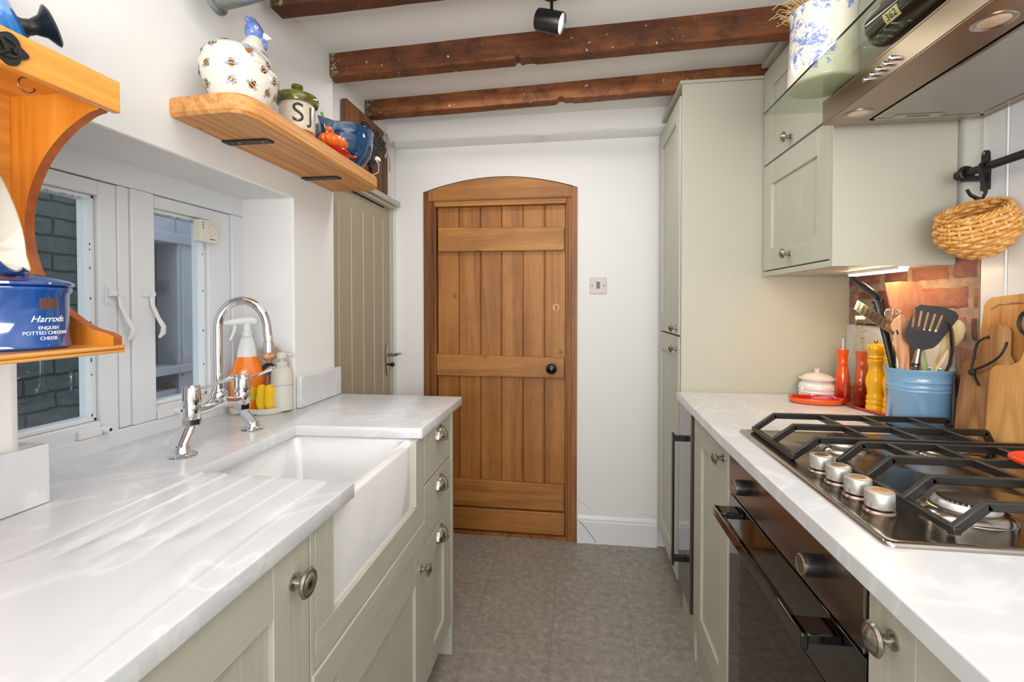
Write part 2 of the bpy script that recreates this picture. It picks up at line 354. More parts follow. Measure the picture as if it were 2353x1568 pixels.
# ------------------------------------------------------------------ mesh helpers
def rotm(axis, deg): return Matrix.Rotation(math.radians(deg), 4, axis)
def frame(origin, zdir, xdir=(1, 0, 0)):
    z = Vector(zdir).normalized(); x = Vector(xdir); x = (x - z * x.dot(z))
    if x.length < 1e-5: x = Vector((0, 1, 0)) - z * z.y
    x.normalize(); y = z.cross(x)
    m = Matrix((x, y, z)).transposed().to_4x4(); m.translation = Vector(origin); return m
class B:
    def __init__(s): s.v = []; s.f = []; s.m = []
    def add(s, vs_, fs, mi=0, T=None):
        o = len(s.v)
        for p in vs_:
            p = Vector(p)
            if T is not None: p = T @ p
            s.v.append(p)
        for f in fs: s.f.append([o + i for i in f]); s.m.append(mi)
        return s
    def box(s, x0, x1, y0, y1, z0, z1, mi=0, T=None):
        v = [(x, y, z) for z in (z0, z1) for y in (y0, y1) for x in (x0, x1)]
        return s.add(v, [(0, 2, 3, 1), (4, 5, 7, 6), (0, 1, 5, 4), (2, 6, 7, 3), (0, 4, 6, 2), (1, 3, 7, 5)], mi, T)
    def prism(s, pts, plane, a, b, mi=0, T=None, mi_side=None):
        n = len(pts)
        def mk(p, q):
            if plane == 'XY': return (p[0], p[1], q)
            if plane == 'XZ': return (p[0], q, p[1])
            return (q, p[0], p[1])
        v = [mk(p, a) for p in pts] + [mk(p, b) for p in pts]
        s.add(v, [tuple(range(n)), tuple(range(2 * n - 1, n - 1, -1))], mi, T)
        o = len(s.v) - 2 * n
        for i in range(n):
            j = (i + 1) % n
            s.f.append([o + i, o + n + i, o + n + j, o + j][::-1]); s.m.append(mi if mi_side is None else mi_side)
        return s
    def lathe(s, prof, c=(0, 0, 0), n=48, mi=0, T=None, closed=False, cap=(True, True)):
        v = []; f = []
        for r, z in prof:
            for k in range(n):
                a = 2 * PI * k / n; v.append((c[0] + r * math.cos(a), c[1] + r * math.sin(a), c[2] + z))
        m_ = len(prof)
        for i in range(m_ - 1 + (1 if closed else 0)):
            for k in range(n):
                a, b_ = i * n + k, i * n + (k + 1) % n; c_ = ((i + 1) % m_) * n
                f.append((a, b_, c_ + (k + 1) % n, c_ + k))
        if not closed:
            if prof[0][0] > 1e-6 and cap[0]: f.append(tuple(range(n - 1, -1, -1)))
            if prof[-1][0] > 1e-6 and cap[1]: f.append(tuple((m_ - 1) * n + k for k in range(n)))
        return s.add(v, f, mi, T)
    def cyl(s, p0, p1, r0, r1=None, n=24, mi=0):
        r1 = r0 if r1 is None else r1
        d = Vector(p1) - Vector(p0)
        return s.lathe([(r0, 0), (r1, d.length)], n=n, mi=mi, T=frame(p0, d))
    def tube(s, pts, r, n=12, mi=0, closed=False, flat=1.0, up=None):
        pts = [Vector(p) for p in pts]; m_ = len(pts)
        rs = r if isinstance(r, (list, tuple)) else [r] * m_
        v = []; prev = None
        for i, p in enumerate(pts):
            if closed: t = pts[(i + 1) % m_] - pts[i - 1]
            else: t = pts[min(i + 1, m_ - 1)] - pts[max(i - 1, 0)]
            t.normalize()
            if prev is None:
                u = Vector(up) if up else (Vector((0, 0, 1)) if abs(t.z) < 0.9 else Vector((1, 0, 0)))
            else: u = prev
            if up: u = Vector(up)
            u = u - t * u.dot(t)
            if u.length < 1e-6: u = Vector((1, 0, 0)) - t * t.x
            u.normalize(); w = t.cross(u); prev = u
            for k in range(n):
                a = 2 * PI * k / n; v.append(p + u * (rs[i] * flat * math.cos(a)) + w * (rs[i] * math.sin(a)))
        f = []
        for i in range(m_ - (0 if closed else 1)):
            j = (i + 1) % m_
            for k in range(n): f.append((i * n + k, i * n + (k + 1) % n, j * n + (k + 1) % n, j * n + k))
        if not closed:
            f.append(tuple(range(n - 1, -1, -1))); f.append(tuple((m_ - 1) * n + k for k in range(n)))
        return s.add(v, f, mi)
    def ell(s, c, r, mi=0, n=24, T=None):
        p = [(max(1e-7, math.cos(a)), math.sin(a)) for a in [(-0.5 + i / (n // 2)) * PI for i in range(n // 2 + 1)]]
        S = Matrix.Translation(Vector(c)) @ Matrix.Diagonal((r[0], r[1], r[2], 1))
        return s.lathe(p, n=n, mi=mi, T=(T @ S if T is not None else S))
    def sheet(s, rows, mi=0, thick=None):
        """rows: grid of points; thick gives it depth along averaged normals"""
        nr, nc = len(rows), len(rows[0]); P_ = [[Vector(p) for p in r] for r in rows]
        if thick is None:
            return s.add([p for r in P_ for p in r], [(i * nc + j, i * nc + j + 1, (i + 1) * nc + j + 1, (i + 1) * nc + j) for i in range(nr - 1) for j in range(nc - 1)], mi)
        top = []; bot = []
        for i in range(nr):
            for j in range(nc):
                a = P_[min(i + 1, nr - 1)][j] - P_[max(i - 1, 0)][j]; b_ = P_[i][min(j + 1, nc - 1)] - P_[i][max(j - 1, 0)]
                nn = a.cross(b_); nn.normalize()
                top.append(P_[i][j] + nn * thick / 2); bot.append(P_[i][j] - nn * thick / 2)
        k = nr * nc; f = []
        for i in range(nr - 1):
            for j in range(nc - 1):
                q = (i * nc + j, i * nc + j + 1, (i + 1) * nc + j + 1, (i + 1) * nc + j)
                f.append(q); f.append(tuple(k + x for x in q[::-1]))
        edge = [j for j in range(nc)] + [i * nc + nc - 1 for i in range(1, nr)] + [(nr - 1) * nc + j for j in range(nc - 2, -1, -1)] + [i * nc for i in range(nr - 2, 0, -1)]
        for a, b_ in zip(edge, edge[1:] + edge[:1]): f.append((a, k + a, k + b_, b_))
        return s.add(top + bot, f, mi)
    def obj(s, name, mats, parent=None, bevel=0, segs=2, angle=38, local=False, sub=0, flat=False):
        me = bpy.data.meshes.new(name)
        off = Vector((0, 0, 0))
        if parent is not None and not local:
            r = parent
            while r.parent is not None: r = r.parent
            off = r.location.copy()
        me.from_pydata([tuple(p - off) for p in s.v], [], s.f)
        if not isinstance(mats, (list, tuple)): mats = [mats]
        for m_ in mats: me.materials.append(M[m_] if isinstance(m_, str) else m_)
        for p, i in zip(me.polygons, s.m): p.material_index = i
        bm = bmesh.new(); bm.from_mesh(me); bmesh.ops.recalc_face_normals(bm, faces=bm.faces); bm.to_mesh(me); bm.free()
        if not flat:
            for p in me.polygons: p.use_smooth = True
            me.set_sharp_from_angle(angle=math.radians(angle))
        o = bpy.data.objects.new(name, me); C.objects.link(o)
        if parent is not None: o.parent = parent
        if bevel:
            md = o.modifiers.new('bevel', 'BEVEL'); md.width = bevel; md.segments = segs; md.limit_method = 'ANGLE'; md.angle_limit = math.radians(40)
            md.harden_normals = False
        if sub:
            md = o.modifiers.new('sub', 'SUBSURF'); md.levels = sub; md.render_levels = sub
        return o
def tag(o, label=None, cat=None, group=None, kind=None):
    if label: o['label'] = label
    if cat: o['category'] = cat
    if group: o['group'] = group
    if kind: o['kind'] = kind
    return o
def thing(name, loc, label, cat, group=None, kind=None):
    o = bpy.data.objects.new(name, None); o.location = loc; o.empty_display_size = 0.05; C.objects.link(o)
    return tag(o, label, cat, group, kind)
def bake(o):
    """replace an object's mesh by its modified result"""
    bpy.context.view_layer.update()
    dg = bpy.context.evaluated_depsgraph_get()
    me = bpy.data.meshes.new_from_object(o.evaluated_get(dg)); o.modifiers.clear(); o.data = me; return o
def text_geo(body, size, depth=0.0006, fn=None, align='CENTER', spacing=1.0, shear=0.0):
    cu = bpy.data.curves.new('txt', 'FONT'); cu.body = body; cu.size = size; cu.extrude = depth; cu.align_x = align; cu.align_y = 'CENTER'
    cu.space_character = spacing; cu.shear = shear
    to = bpy.data.objects.new('txt', cu); C.objects.link(to); bpy.context.view_layer.update()
    dg = bpy.context.evaluated_depsgraph_get(); me = bpy.data.meshes.new_from_object(to.evaluated_get(dg))
    vs_ = [fn(v.co.copy()) if fn else v.co.copy() for v in me.vertices]; fs = [tuple(p.vertices) for p in me.polygons]
    bpy.data.objects.remove(to); bpy.data.meshes.remove(me); return vs_, fs
def on_cyl(c, r, ang, z):
    """text plane (x right, y up, z out) wrapped round a vertical cylinder, centred at direction ang"""
    def f(p):
        a = ang + p.x / r
        return Vector((c[0] + (r + p.z) * math.cos(a), c[1] + (r + p.z) * math.sin(a), z + p.y))
    return f
def wob(p, a=0.004, s=6.0):
    n = noise.noise_vector(Vector(p) * s); return Vector(p) + n * a
def rrect(x0, x1, y0, y1, r, n=5):
    out = []
    for cx, cy, a0 in ((x1 - r, y1 - r, 0), (x0 + r, y1 - r, 90), (x0 + r, y0 + r, 180), (x1 - r, y0 + r, 270)):
        for k in range(n + 1):
            a = math.radians(a0 + 90 * k / n); out.append((cx + r * math.cos(a), cy + r * math.sin(a)))
    return out

def inside(poly, x, z):
    c = False; n = len(poly)
    for i in range(n):
        x1, z1 = poly[i]; x2, z2 = poly[(i + 1) % n]
        if (z1 > z) != (z2 > z) and x < (x2 - x1) * (z - z1) / (z2 - z1) + x1: c = not c
    return c
from mathutils.geometry import delaunay_2d_cdt
def cdt_plate(outline, slot_list, sr, yf, th, bobj):
    pts = [Vector(p) for p in outline]; loops = [list(range(len(pts)))]
    for a, c in slot_list:
        d = (c - a).normalized(); nn = Vector((-d.y, d.x)); lp = []
        for k in range(9):
            an = PI * k / 8; lp.append(a + nn * sr * math.cos(an) - d * sr * math.sin(an))
        for k in range(9):
            an = PI * k / 8; lp.append(c - nn * sr * math.cos(an) + d * sr * math.sin(an))
        loops.append(list(range(len(pts), len(pts) + len(lp)))); pts += lp
    edges = []
    for l in loops: edges += [(l[i], l[(i + 1) % len(l)]) for i in range(len(l))]
    vs2, es, fs, _, _, _ = delaunay_2d_cdt(pts, edges, [], 0, 1e-6)
    def ok(f):
        c = sum((vs2[i] for i in f), Vector((0, 0))) / len(f)
        if not inside([tuple(p) for p in pts[:len(outline)]], c.x, c.y): return False
        for l in loops[1:]:
            if inside([tuple(pts[i]) for i in l], c.x, c.y): return False
        return True
    fs = [tuple(f) for f in fs if ok(f)]; n = len(vs2)
    v = [(p.x, yf(p.x, p.y) - th / 2, p.y) for p in vs2] + [(p.x, yf(p.x, p.y) + th / 2, p.y) for p in vs2]
    cnt = {}
    for f in fs:
        for i in range(len(f)): cnt[(f[i], f[(i + 1) % len(f)])] = 1
    ff = fs + [tuple(n + i for i in f[::-1]) for f in fs]
    for (a, c) in cnt:
        if (c, a) not in cnt: ff.append((a, c, n + c, n + a))
    bobj.add(v, ff)

# ------------------------------------------------------------------ room shell
XL, XR, YB, ZC = -0.948, 1.05, 2.56, 2.23
S_ = dict(kind='structure')
tag(B().box(-1.25, 1.3, -3.5, 2.8, -0.06, 0).obj('floor', 'floor'), **S_)
def slab(name, x0, x1, y0, y1, z0, z1, mat='plaster'):
    return tag(B().box(x0, x1, y0, y1, z0, z1).obj(name, mat), **S_)
# ceiling, gently uneven
b = B(); nx, ny = 30, 50
b.sheet([[Vector((-1.3 + 2.7 * i / nx, -3.55 + 6.4 * j / ny, ZC)) + Vector((0, 0, 0.004 * noise.noise(Vector((i * .23, j * .23, 0))))) for j in range(ny + 1)] for i in range(nx + 1)])
b.box(-1.3, 1.4, -3.55, 2.85, ZC + 0.01, ZC + 0.1)
tag(b.obj('ceiling', 'ceil'), **S_)
WY0, WY1, WZ0, WZ1 = 0.70, 1.505, 0.872, 1.621       # window recess
def wall_with_hole(name, u0, u1, z0, z1, hu0, hu1, hz0, hz1, xa, xb):
    tmp = B(); o_ = [Vector(p) for p in ((u0, z0), (u1, z0), (u1, z1), (u0, z1))]; h_ = [Vector(p) for p in ((hu0, hz0), (hu1, hz0), (hu1, hz1), (hu0, hz1))]
    pts = o_ + h_; v = [(xb, p.x, p.y) for p in pts] + [(xa, p.x, p.y) for p in pts]
    ring = [(0, 1, 5, 4), (1, 2, 6, 5), (2, 3, 7, 6), (3, 0, 4, 7)]
    f = ring + [tuple(8 + i for i in q[::-1]) for q in ring] + [(i, (i + 1) % 4, 8 + (i + 1) % 4, 8 + i) for i in range(4)] + [(4 + i, 4 + (i + 1) % 4, 12 + (i + 1) % 4, 12 + i) for i in range(4)]
    return tmp.add(v, f).obj(name, 'plaster', bevel=.012, segs=3)
tag(wall_with_hole('wall_left', -3.5, 1.77, -.02, ZC + .02, WY0, WY1, WZ0 - .004, WZ1, -1.26, XL), **S_)
b = B(); b.box(-1.26, -1.0, 1.77, 1.79, 0, ZC + .02); b.box(-1.26, -1.0, 1.79, 2.505, 1.815, ZC + .02); b.box(-1.26, -1.0, 2.505, 2.8, 0, ZC + .02); b.box(-1.26, -1.04, 1.79, 2.505, 0, 1.815)
tag(b.obj('wall_alcove', 'plaster', bevel=0.006), **S_)
# right wall with boarded white panelling near the cooker and a brick patch by the corner
b = B(); b.box(XR, 1.3, -3.5, 2.8, 0, ZC + .02)
tag(b.obj('wall_right', 'plaster'), **S_)
tag(B().box(-1.26, 1.3, -3.6, -3.5, 0, ZC + .02).obj('wall_near', 'plaster'), **S_)
# back wall around the arched opening
DX0, DX1 = -0.840, -0.002
arc = []
for k in range(25):
    t = k / 24; x = DX0 + (DX1 - DX0) * t; arc.append((x, 1.884 + 0.072 * math.sin(PI * t) ** 0.85 if 0 < k < 24 else 1.884))
b = B()
b.box(-1.3, DX0, YB, YB + .2, 0, ZC + .02); b.box(DX1, 1.3, YB, YB + .2, 0, ZC + .02)
b.prism(arc + [(DX1, ZC + .02), (DX0, ZC + .02)], 'XZ', YB, YB + .2)
tag(b.obj('wall_back', 'plaster'), **S_)
# plastered bulkhead across the top of the back wall
b = B(); rows = []
for i in range(31):
    x = -1.0 + 2.05 * i / 30; w = 0.005 * noise.noise(Vector((x * 3, 0, 0))); y0 = 2.435 + w
    zb = 2.122 + 0.012 * (x + 1) / 2
    rows.append([(x, 2.58, zb + .001), (x, y0 + .012, zb + w), (x, y0, zb + .012), (x, y0, ZC + .02), (x, 2.58, ZC + .02)])
b.sheet(rows); tag(b.obj('trim_bulkhead', 'plaster', angle=50), **S_)
# skirting right of the pine door
b = B(); pr = [(YB + .01, 0), (YB - .018, 0), (YB - .018, .112), (YB - .008, .118), (YB - .011, .126), (YB - .004, .134), (YB - .002, .142), (YB + .01, .142)]
b.prism(pr, 'YZ', 0.004, 0.412); b.box(0.0, 0.03, YB - .022, YB + .01, 0, .118)
tag(b.obj('baseboard_back', 'gloss_white'), **S_)
# hairline settlement cracks (dark line filled cracks in plaster and skirting)
b = B()
for pts in ([(0.004, .222), (.03, .208), (.06, .185), (.082, .165)], [(.33, .165), (.37, .16), (.41, .154)]):
    b.tube([(x, YB + .0002, z) for x, z in pts], .0006, n=5)
b.tube([(.012, YB - .0235, .117), (.03, YB - .0235, .10)], .001, n=5); b.tube([(.03, YB - .0185, .10), (.075, YB - .0185, .045), (.10, YB - .0185, .01)], .0011, n=5)
tag(b.obj('trim_cracks', 'gap'), **S_)

# ------------------------------------------------------------------ ceiling beams
def beam(name, xa, ya, xb, yb, zb, depth, notch, seed, lichen=True, zr=None, zt=None):
    n = 150; rows = []; zt = zt or ZC + .012
    for i in range(n + 1):
        t = i / n; x = xa + (xb - xa) * t; y = ya + (yb - ya) * t
        q = lambda k, a: a * noise.noise(Vector((x * 3.1, k * 3.7, seed))) + a * .7 * noise.noise(Vector((x * 11, k * 5, seed))) + a * .4 * noise.noise(Vector((x * 37, k, seed)))
        zz = zb if zr is None else (zb + (zr - zb) * t if x < .40 else 2.1645)
        lift = 0
        if notch is not None and abs(x - notch) < .009: lift = .012
        if notch is not None and abs(x - notch - .035) < .02: lift = max(lift, .004)
        rows.append([(x, y + q(1, .0015), zt), (x, y - .002 + q(2, .002), (zz + zt) / 2 + .004), (x, y + q(3, .0015), zz + .003 + q(4, .002) + lift), (x, y + .005, zz + q(5, .0015) + lift),
                     (x, y + depth - .005, zz + q(6, .0015) + lift), (x, y + depth + q(7, .0015), zz + .004 + lift), (x, y + depth, zt)])
    b = B(); b.sheet(rows)
    for r in (rows[0], rows[-1]): b.add(r, [tuple(range(7))])
    o = tag(b.obj(name, 'beam', angle=24), **S_)
    if lichen:
        b = B(); r0 = rows[0]; rng = random.Random(seed)
        for k in range(46):
            zz = rng.uniform(zb + .003, ZC); x = xa + abs(rng.gauss(0.02, .012))
            b.ell((x, ya + rng.uniform(-.004, .003), zz), (rng.uniform(.003, .009), .004, rng.uniform(.003, .009)), n=8)
        b.obj('plaster_crust', 'lichen', o, local=True)
    return o
beam('ceiling_beam', -0.905, 1.325, 1.06, 1.245, 2.145, .065, None, 3.1)
beam('ceiling_beam', -0.955, 1.748, 1.06, 1.645, 2.142, .062, -0.215, 5.7)
beam('ceiling_beam', -1.005, 2.168, 1.06, 2.035, 2.154, .058, -0.075, 9.3, zr=2.156)

# ------------------------------------------------------------------ pine door
d1 = thing('door_1', (-.42, 2.6, 0), None, None, kind='structure')
b = B()
# jambs with beads, arched head board
for x0, x1 in ((DX0, DX0 + .030), (DX1 - .030, DX1)): b.box(x0, x1, 2.548, 2.61, 0, 1.884)
for x0, x1 in ((DX0 + .030, DX0 + .048), (DX1 - .048, DX1 - .030)): b.box(x0, x1, 2.556, 2.62, 0, 1.884)
for x0, x1 in ((DX0 + .048, DX0 + .066), (DX1 - .060, DX1 - .048)): b.box(x0, x1, 2.565, 2.62, 0, 1.85)
for x in (DX0 + .030, DX0 + .048, DX1 - .030, DX1 - .048): b.cyl((x, 2.553, 0), (x, 2.553, 1.88), .004, n=8)
b.obj('door_frame', 'pine_dark', d1, bevel=.003)
b = B(); b.prism([(x * .985 - .0063, z - .004) for x, z in arc] , 'XZ', 2.556, 2.62)
b.obj('arched_head_board', 'pineH', d1, bevel=.003)
b = B(); b.box(DX0 + .03, DX1 - .03, 2.550, 2.60, 1.835, 1.888); b.box(DX0 + .055, DX1 - .055, 2.558, 2.61, 1.812, 1.836)
b.cyl((DX0 + .03, 2.551, 1.835), (DX1 - .03, 2.551, 1.835), .005, n=8); b.box(DX0 + .06, DX1 - .06, 2.552, 2.61, 1.800, 1.815)
b.obj('door_head_rail', 'pineH', d1, bevel=.003)
leaf = B(); xs = [-.772, -.649, -.527, -.411, -.292, -.174, -.064]
for i in range(6):
    leaf.box(xs[i] + .0022, xs[i + 1] - .0022, 2.592, 2.625, .02, 1.80)
    if i: leaf.cyl((xs[i] - .006, 2.592, .02), (xs[i] - .006, 2.592, 1.80), .003, n=8)
leaf.box(-.775, -.06, 2.605, 2.62, .02, 1.80)
lf = leaf.obj('door_leaf', 'pine', d1, bevel=.0025)
def ledge(z0, z1, z0r, z1r, x0=-.765, x1=-.069):
    B().prism([(x0, z0), (x1, z0r), (x1, z1r), (x0, z1)], 'XZ', 2.568, 2.594).obj('door_ledge', 'pineH', lf, bevel=.005)
ledge(1.555, 1.690, 1.553, 1.678); ledge(.870, .992, .866, .978, -.775); ledge(.150, .300, .150, .293, -.775); ledge(.022, .142, .018, .140, -.775, -.066)
b = B(); b.lathe([(.010, 0), (.009, .02), (.016, .028), (.027, .04), (.030, .052), (.026, .066), (.012, .074), (1e-6, .075)], T=frame((-.135, 2.568, .925), (0, -1, 0)))
b.lathe([(.026, 0), (.026, .003), (.018, .005)], T=frame((-.135, 2.568, .925), (0, -1, 0)))
tag(b.obj('door_knob', 'black_gloss', lf), 'glossy black round door knob')
b = B(); b.lathe([(.020, 0), (.020, .002), (.017, .003)], n=28, T=frame((-.113, 2.592, 1.248), (0, -1, 0)))
b.lathe([(.006, 0), (.006, .0005)], n=16, mi=1, T=frame((-.113, 2.5887, 1.254), (0, -1, 0))); b.box(-.1165, -.1095, 2.588, 2.589, 1.232, 1.254, 1)
b.obj('keyhole_plate', ['oakboard', 'ink'], lf)
b = B(); b.box(DX0, DX1, 2.555, 2.625, 0, .016); b.obj('threshold', 'pine_dark', d1)
tag(B().box(-.95, .1, 2.63, 2.66, 0, 2.0).obj('wall_beyond', 'gap'), **S_)

# ------------------------------------------------------------------ painted boarded door in the alcove
d2 = thing('door_2', (-1.0, 2.1, 0), None, None, kind='structure')
b = B(); b.box(-1.04, -1.006, 1.80, 2.475, .01, 1.80)
b.obj('door_leaf', 'tongue', d2, bevel=.002)
b = B()
for y in (1.92, 2.035, 2.155, 2.275, 2.385): b.tube([(-1.0060, y, .02), (-1.0060, y, 1.70)], .0022, n=6)
b.obj('board_bead', plain('pale_bead_paint', (206, 200, 176), .5), d2)
b = B(); b.box(-1.03, -.997, 2.476, 2.505, 0, 1.80); b.box(-1.03, -.990, 1.795, 2.505, 1.775, 1.80)
b.obj('door_frame', 'sage', d2, bevel=.002)
b = B(); b.box(-1.03, -.965, 1.79, 2.53, 1.796, 1.824); b.box(-1.03, -.98, 1.79, 2.50, 1.778, 1.797)
b.obj('door_head_ledge', 'sage', d2, bevel=.003)
b = B(); b.box(-1.006, -1.002, 1.80, 2.40, 1.770, 1.777); b.obj('head_gap', 'gap', d2)
h = B(); h.prism([(2.428 + .017 * math.cos(a) , .975 + .082 * math.sin(a) * (1 if abs(math.sin(a)) < .9 else 1.05)) for a in [2 * PI * k / 28 for k in range(28)]], 'YZ', -1.004, -.998)
hp = h.obj('handle_plate', 'nickel', d2, bevel=.001)
h = B(); h.cyl((-1.0, 2.424, .998), (-.955, 2.424, .998), .008, n=16); h.tube([(-.957, 2.424, .998), (-.953, 2.436, .999), (-.953, 2.47, .998), (-.956, 2.50, .996)], [.008, .009, .008, .007]); h.obj('lever', 'nickel', hp)
h = B(); h.lathe([(.006, 0), (.006, .014), (.011, .02), (.013, .028), (.008, .036), (1e-6, .037)], n=20, T=frame((-1.0, 2.432, .945), (1, 0, 0))); h.obj('thumb_turn', 'black_metal', hp)

# ------------------------------------------------------------------ window in the thick left wall
w = thing('window_1', (-1.15, 1.1, .91), None, None, kind='structure')
XF = -1.136
b = B()
b.box(-1.22, XF, WY0 - .02, WY1 + .03, .880, .948)                      # cill
b.box(-1.22, XF, WY0 - .02, WY1 + .03, 1.562, 1.66)                     # head
for y0, y1 in ((WY0 - .02, .770), (1.090, 1.158), (1.452, WY1 + .03)): b.box(-1.22, XF, y0, y1, .9485, 1.5615)
b.box(-1.215, XF - .006, 1.058, 1.0895, .949, 1.5615)
b.obj('window_frame', 'upvc', w, bevel=.003)
def casement(y0, y1, pd, gy0, gy1, gz0, gz1, latch_y, stay):
    b = B(); x0, x1 = -1.205, XF - .008
    b.box(x0, x1, y0, gy0, .944, 1.560); b.box(x0, x1, gy1, y1, .944, 1.560)
    b.box(x0, x1, gy0, gy1, .944, gz0); b.box(x0, x1, gy0, gy1, gz1, 1.560)
    c = b.obj('casement', 'upvc', w, bevel=.003)
    b = B(); m = .011
    b.box(x0 + .01, x1 - .012, gy0, gy0 + m, gz0, gz1); b.box(x0 + .01, x1 - .012, gy1 - m, gy1, gz0, gz1)
    b.box(x0 + .01, x1 - .012, gy0, gy1, gz0, gz0 + m); b.box(x0 + .01, x1 - .012, gy0, gy1, gz1 - m, gz1)
    b.obj('glazing_bead', 'upvc', c, bevel=.003)
    b = B(); rng = random.Random(int(y0 * 100)); xx = x1 - .0115
    for k in range(46):                                                 # weathered putty line
        for yy, zz, dy, dz in ((gy1 - m - .001, rng.uniform(gz0, gz1), .0012, .007), (rng.uniform(gy0, gy1), gz1 - m - .001, .007, .0012)):
            if rng.random() < .2: b.box(xx - .002, xx, yy - dy * .5 * (1 if dy < .003 else rng.random()), yy + dy * .5, zz - dz * .5 * rng.random(), zz + dz * .5)
    b.obj('putty_flecks', 'ink', c)
    B().box(-1.178, -1.174, gy0 + .004, gy1 - .004, gz0 + .004, gz1 - .004).obj('pane', 'glass', c)
    # curved latch
    ly = latch_y; b = B(); b.box(x1, x1 + .003, ly - .030, ly - .014, 1.262, 1.312); b.cyl((x1, ly - .022, 1.303), (x1 + .006, ly - .022, 1.303), .004, n=10); b.cyl((x1, ly - .022, 1.270), (x1 + .006, ly - .022, 1.270), .004, n=10)
    b.cyl((x1, ly, 1.290), (x1 + .018, ly, 1.290), .008, n=14); b.box(x1, x1 + .012, ly - .025, ly, 1.283, 1.297)
    b.tube([(x1 + .012, ly, 1.295), (x1 + .013, ly + .001, 1.262), (x1 + .020, ly + .012, 1.225), (x1 + .026, ly + .022, 1.202), (x1 + .024, ly + .022, 1.185), (x1 + .018, ly + .016, 1.172)], [.0075, .006, .006, .0075, .008, .004], n=10, flat=.6)
    b.obj('latch', 'gloss_white' if stay else 'gloss_white', c)
    b = B(); sy = stay; b.box(x1, x1 + .010, sy - .055, sy, .949, .967); b.cyl((x1 + .004, sy + .006, .959), (x1 + .026, sy + .006, .959), .0085, n=16)
    b.cyl((x1 + .026, sy + .006, .959), (x1 + .0265, sy + .006, .959), .004, n=10, mi=1); b.obj('stay_bracket', ['gloss_white', 'ink'], c, bevel=.0008)
casement(.772, 1.057, .02, .815, 1.012, .980, 1.525, 1.052, 1.005)
casement(1.159, 1.450, .02, 1.160, 1.360, .982, 1.527, 1.142, 1.215)
t = thing('window_alarm', (-1.14, 1.335, 1.485), 'small ivory window alarm box with a round speaker ring stuck on the right casement', 'alarm')
b = B(); b.prism(rrect(1.298, 1.372, 1.452, 1.520, .006), 'YZ', -1.143, -1.120); bd = b.obj('housing', 'sensor', t, bevel=.0015)
b = B(); b.tube([(-1.1198, 1.345 + .0165 * math.cos(2 * PI * k / 28), 1.492 + .0165 * math.sin(2 * PI * k / 28)) for k in range(28)], .0012, n=6, closed=True); b.obj('speaker_ring', 'greige', t)
b = B()
for k in range(3): b.cyl((-1.1205, 1.310, 1.510 - k * .008), (-1.1195, 1.310, 1.510 - k * .008), .0022, n=8)
b.box(-1.1203, -1.1198, 1.335, 1.358, 1.462, 1.4645); b.obj('printed_marks', 'ink', t)
# yard outside: painted brick wall, neighbour's white window
tag(B().box(-2.35, -2.25, .2, 1.93, -.2, 3.2).obj('wall_outside', 'ext_brick'), **S_)
tag(B().box(-3.2, -1.3, -.5, 4.5, -.25, -.15).obj('ground_outside', 'gap'), **S_)
tag(B().box(-1.9, -1.25, 3.2, 3.4, -.2, 3.2).obj('wall_outside_end', 'ext_brick'), **S_)
ow = thing('outbuilding_window', (-2.2, 2.45, 0), "neighbour's white framed window seen dimly through the right hand pane", 'window')
b = B()
b.box(-2.35, -2.20, 1.93, 2.16, 0.3, 2.2); b.box(-2.35, -2.20, 2.385, 2.53, 0.3, 2.2); b.box(-2.35, -2.19, 2.405, 2.415, 0.86, 1.58); b.box(-2.35, -2.20, 2.62, 2.9, 0.3, 2.2)
b.box(-2.35, -2.18, 1.93, 2.9, 1.60, 1.655); b.box(-2.35, -2.21, 1.93, 2.9, 1.655, 1.76); b.box(-2.35, -2.17, 1.93, 2.9, .885, .93); b.box(-2.35, -2.21, 1.93, 2.9, .3, .80)
b.obj('outer_frame', plain('pale_blue_white_paint', (160, 163, 176), .5), ow, bevel=.006)
B().box(-2.40, -2.33, 1.93, 2.8, .3, 2.2).obj('dark_opening', plain('warm_dark_interior', (70, 66, 60), .6), ow)

# ------------------------------------------------------------------ left worktop with drainer grooves
wt = thing('worktop', (-.7, .8, .872), 'pale grey swirled worktop with drainer grooves running under the window', 'worktop')
poly = [(-.437, -.20), (-.437, .893), (-.805, .908), (-.812, 1.292), (-.445, 1.307), (-.437, 1.312), (-.437, 1.785), (XL + .002, 1.785), (XL + .002, WY1 - .004), (XF - .003, WY1 + .008), (XF - .003, WY0 + .004), (XL + .002, WY0 + .004), (XL + .002, -.20)]
b = B(); b.prism(poly, 'XY', .879, .91)
slabo = b.obj('slab', 'marble', wt, bevel=.003, segs=3); bake(slabo)
cut = B()
for k in range(6):
    x = -.775 + k * .056; L = .52 - .03 * k
    # a shallow tapering channel, deeper towards the sink
    y1, y0 = .93, .93 - L; r = .007
    cut.cyl((x, y0, .91 + r * 1.0 + .0015), (x, y1, .91 + r - .0052), r, r * 1.25, n=20)
co = cut.obj('cutter', 'marble')
md = slabo.modifiers.new('grooves', 'BOOLEAN'); md.operation = 'DIFFERENCE'; md.object = co; md.solver = 'EXACT'
bake(slabo); bpy.data.objects.remove(co)
slabo.data.set_sharp_from_angle(angle=math.radians(30))
slabo.data.materials.clear(); slabo.data.materials.append(M['marble'])
for p in slabo.data.polygons: p.material_index = 0
up = B(); up.prism(rrect(-.20, .727, .911, 1.015, .002), 'YZ', XL + .002, -.928)
up.obj('upstand', 'marble', wt, bevel=.002); B().box(XL + .002, -.928, WY1 + .001, 1.786, .911, 1.017).obj('upstand', 'marble', wt, bevel=.002)
b = B(); b.box(-1.0, -.945, WY0 - .02, .727, .911, 1.015); b.obj('upstand_return', 'marble', wt, bevel=.002)

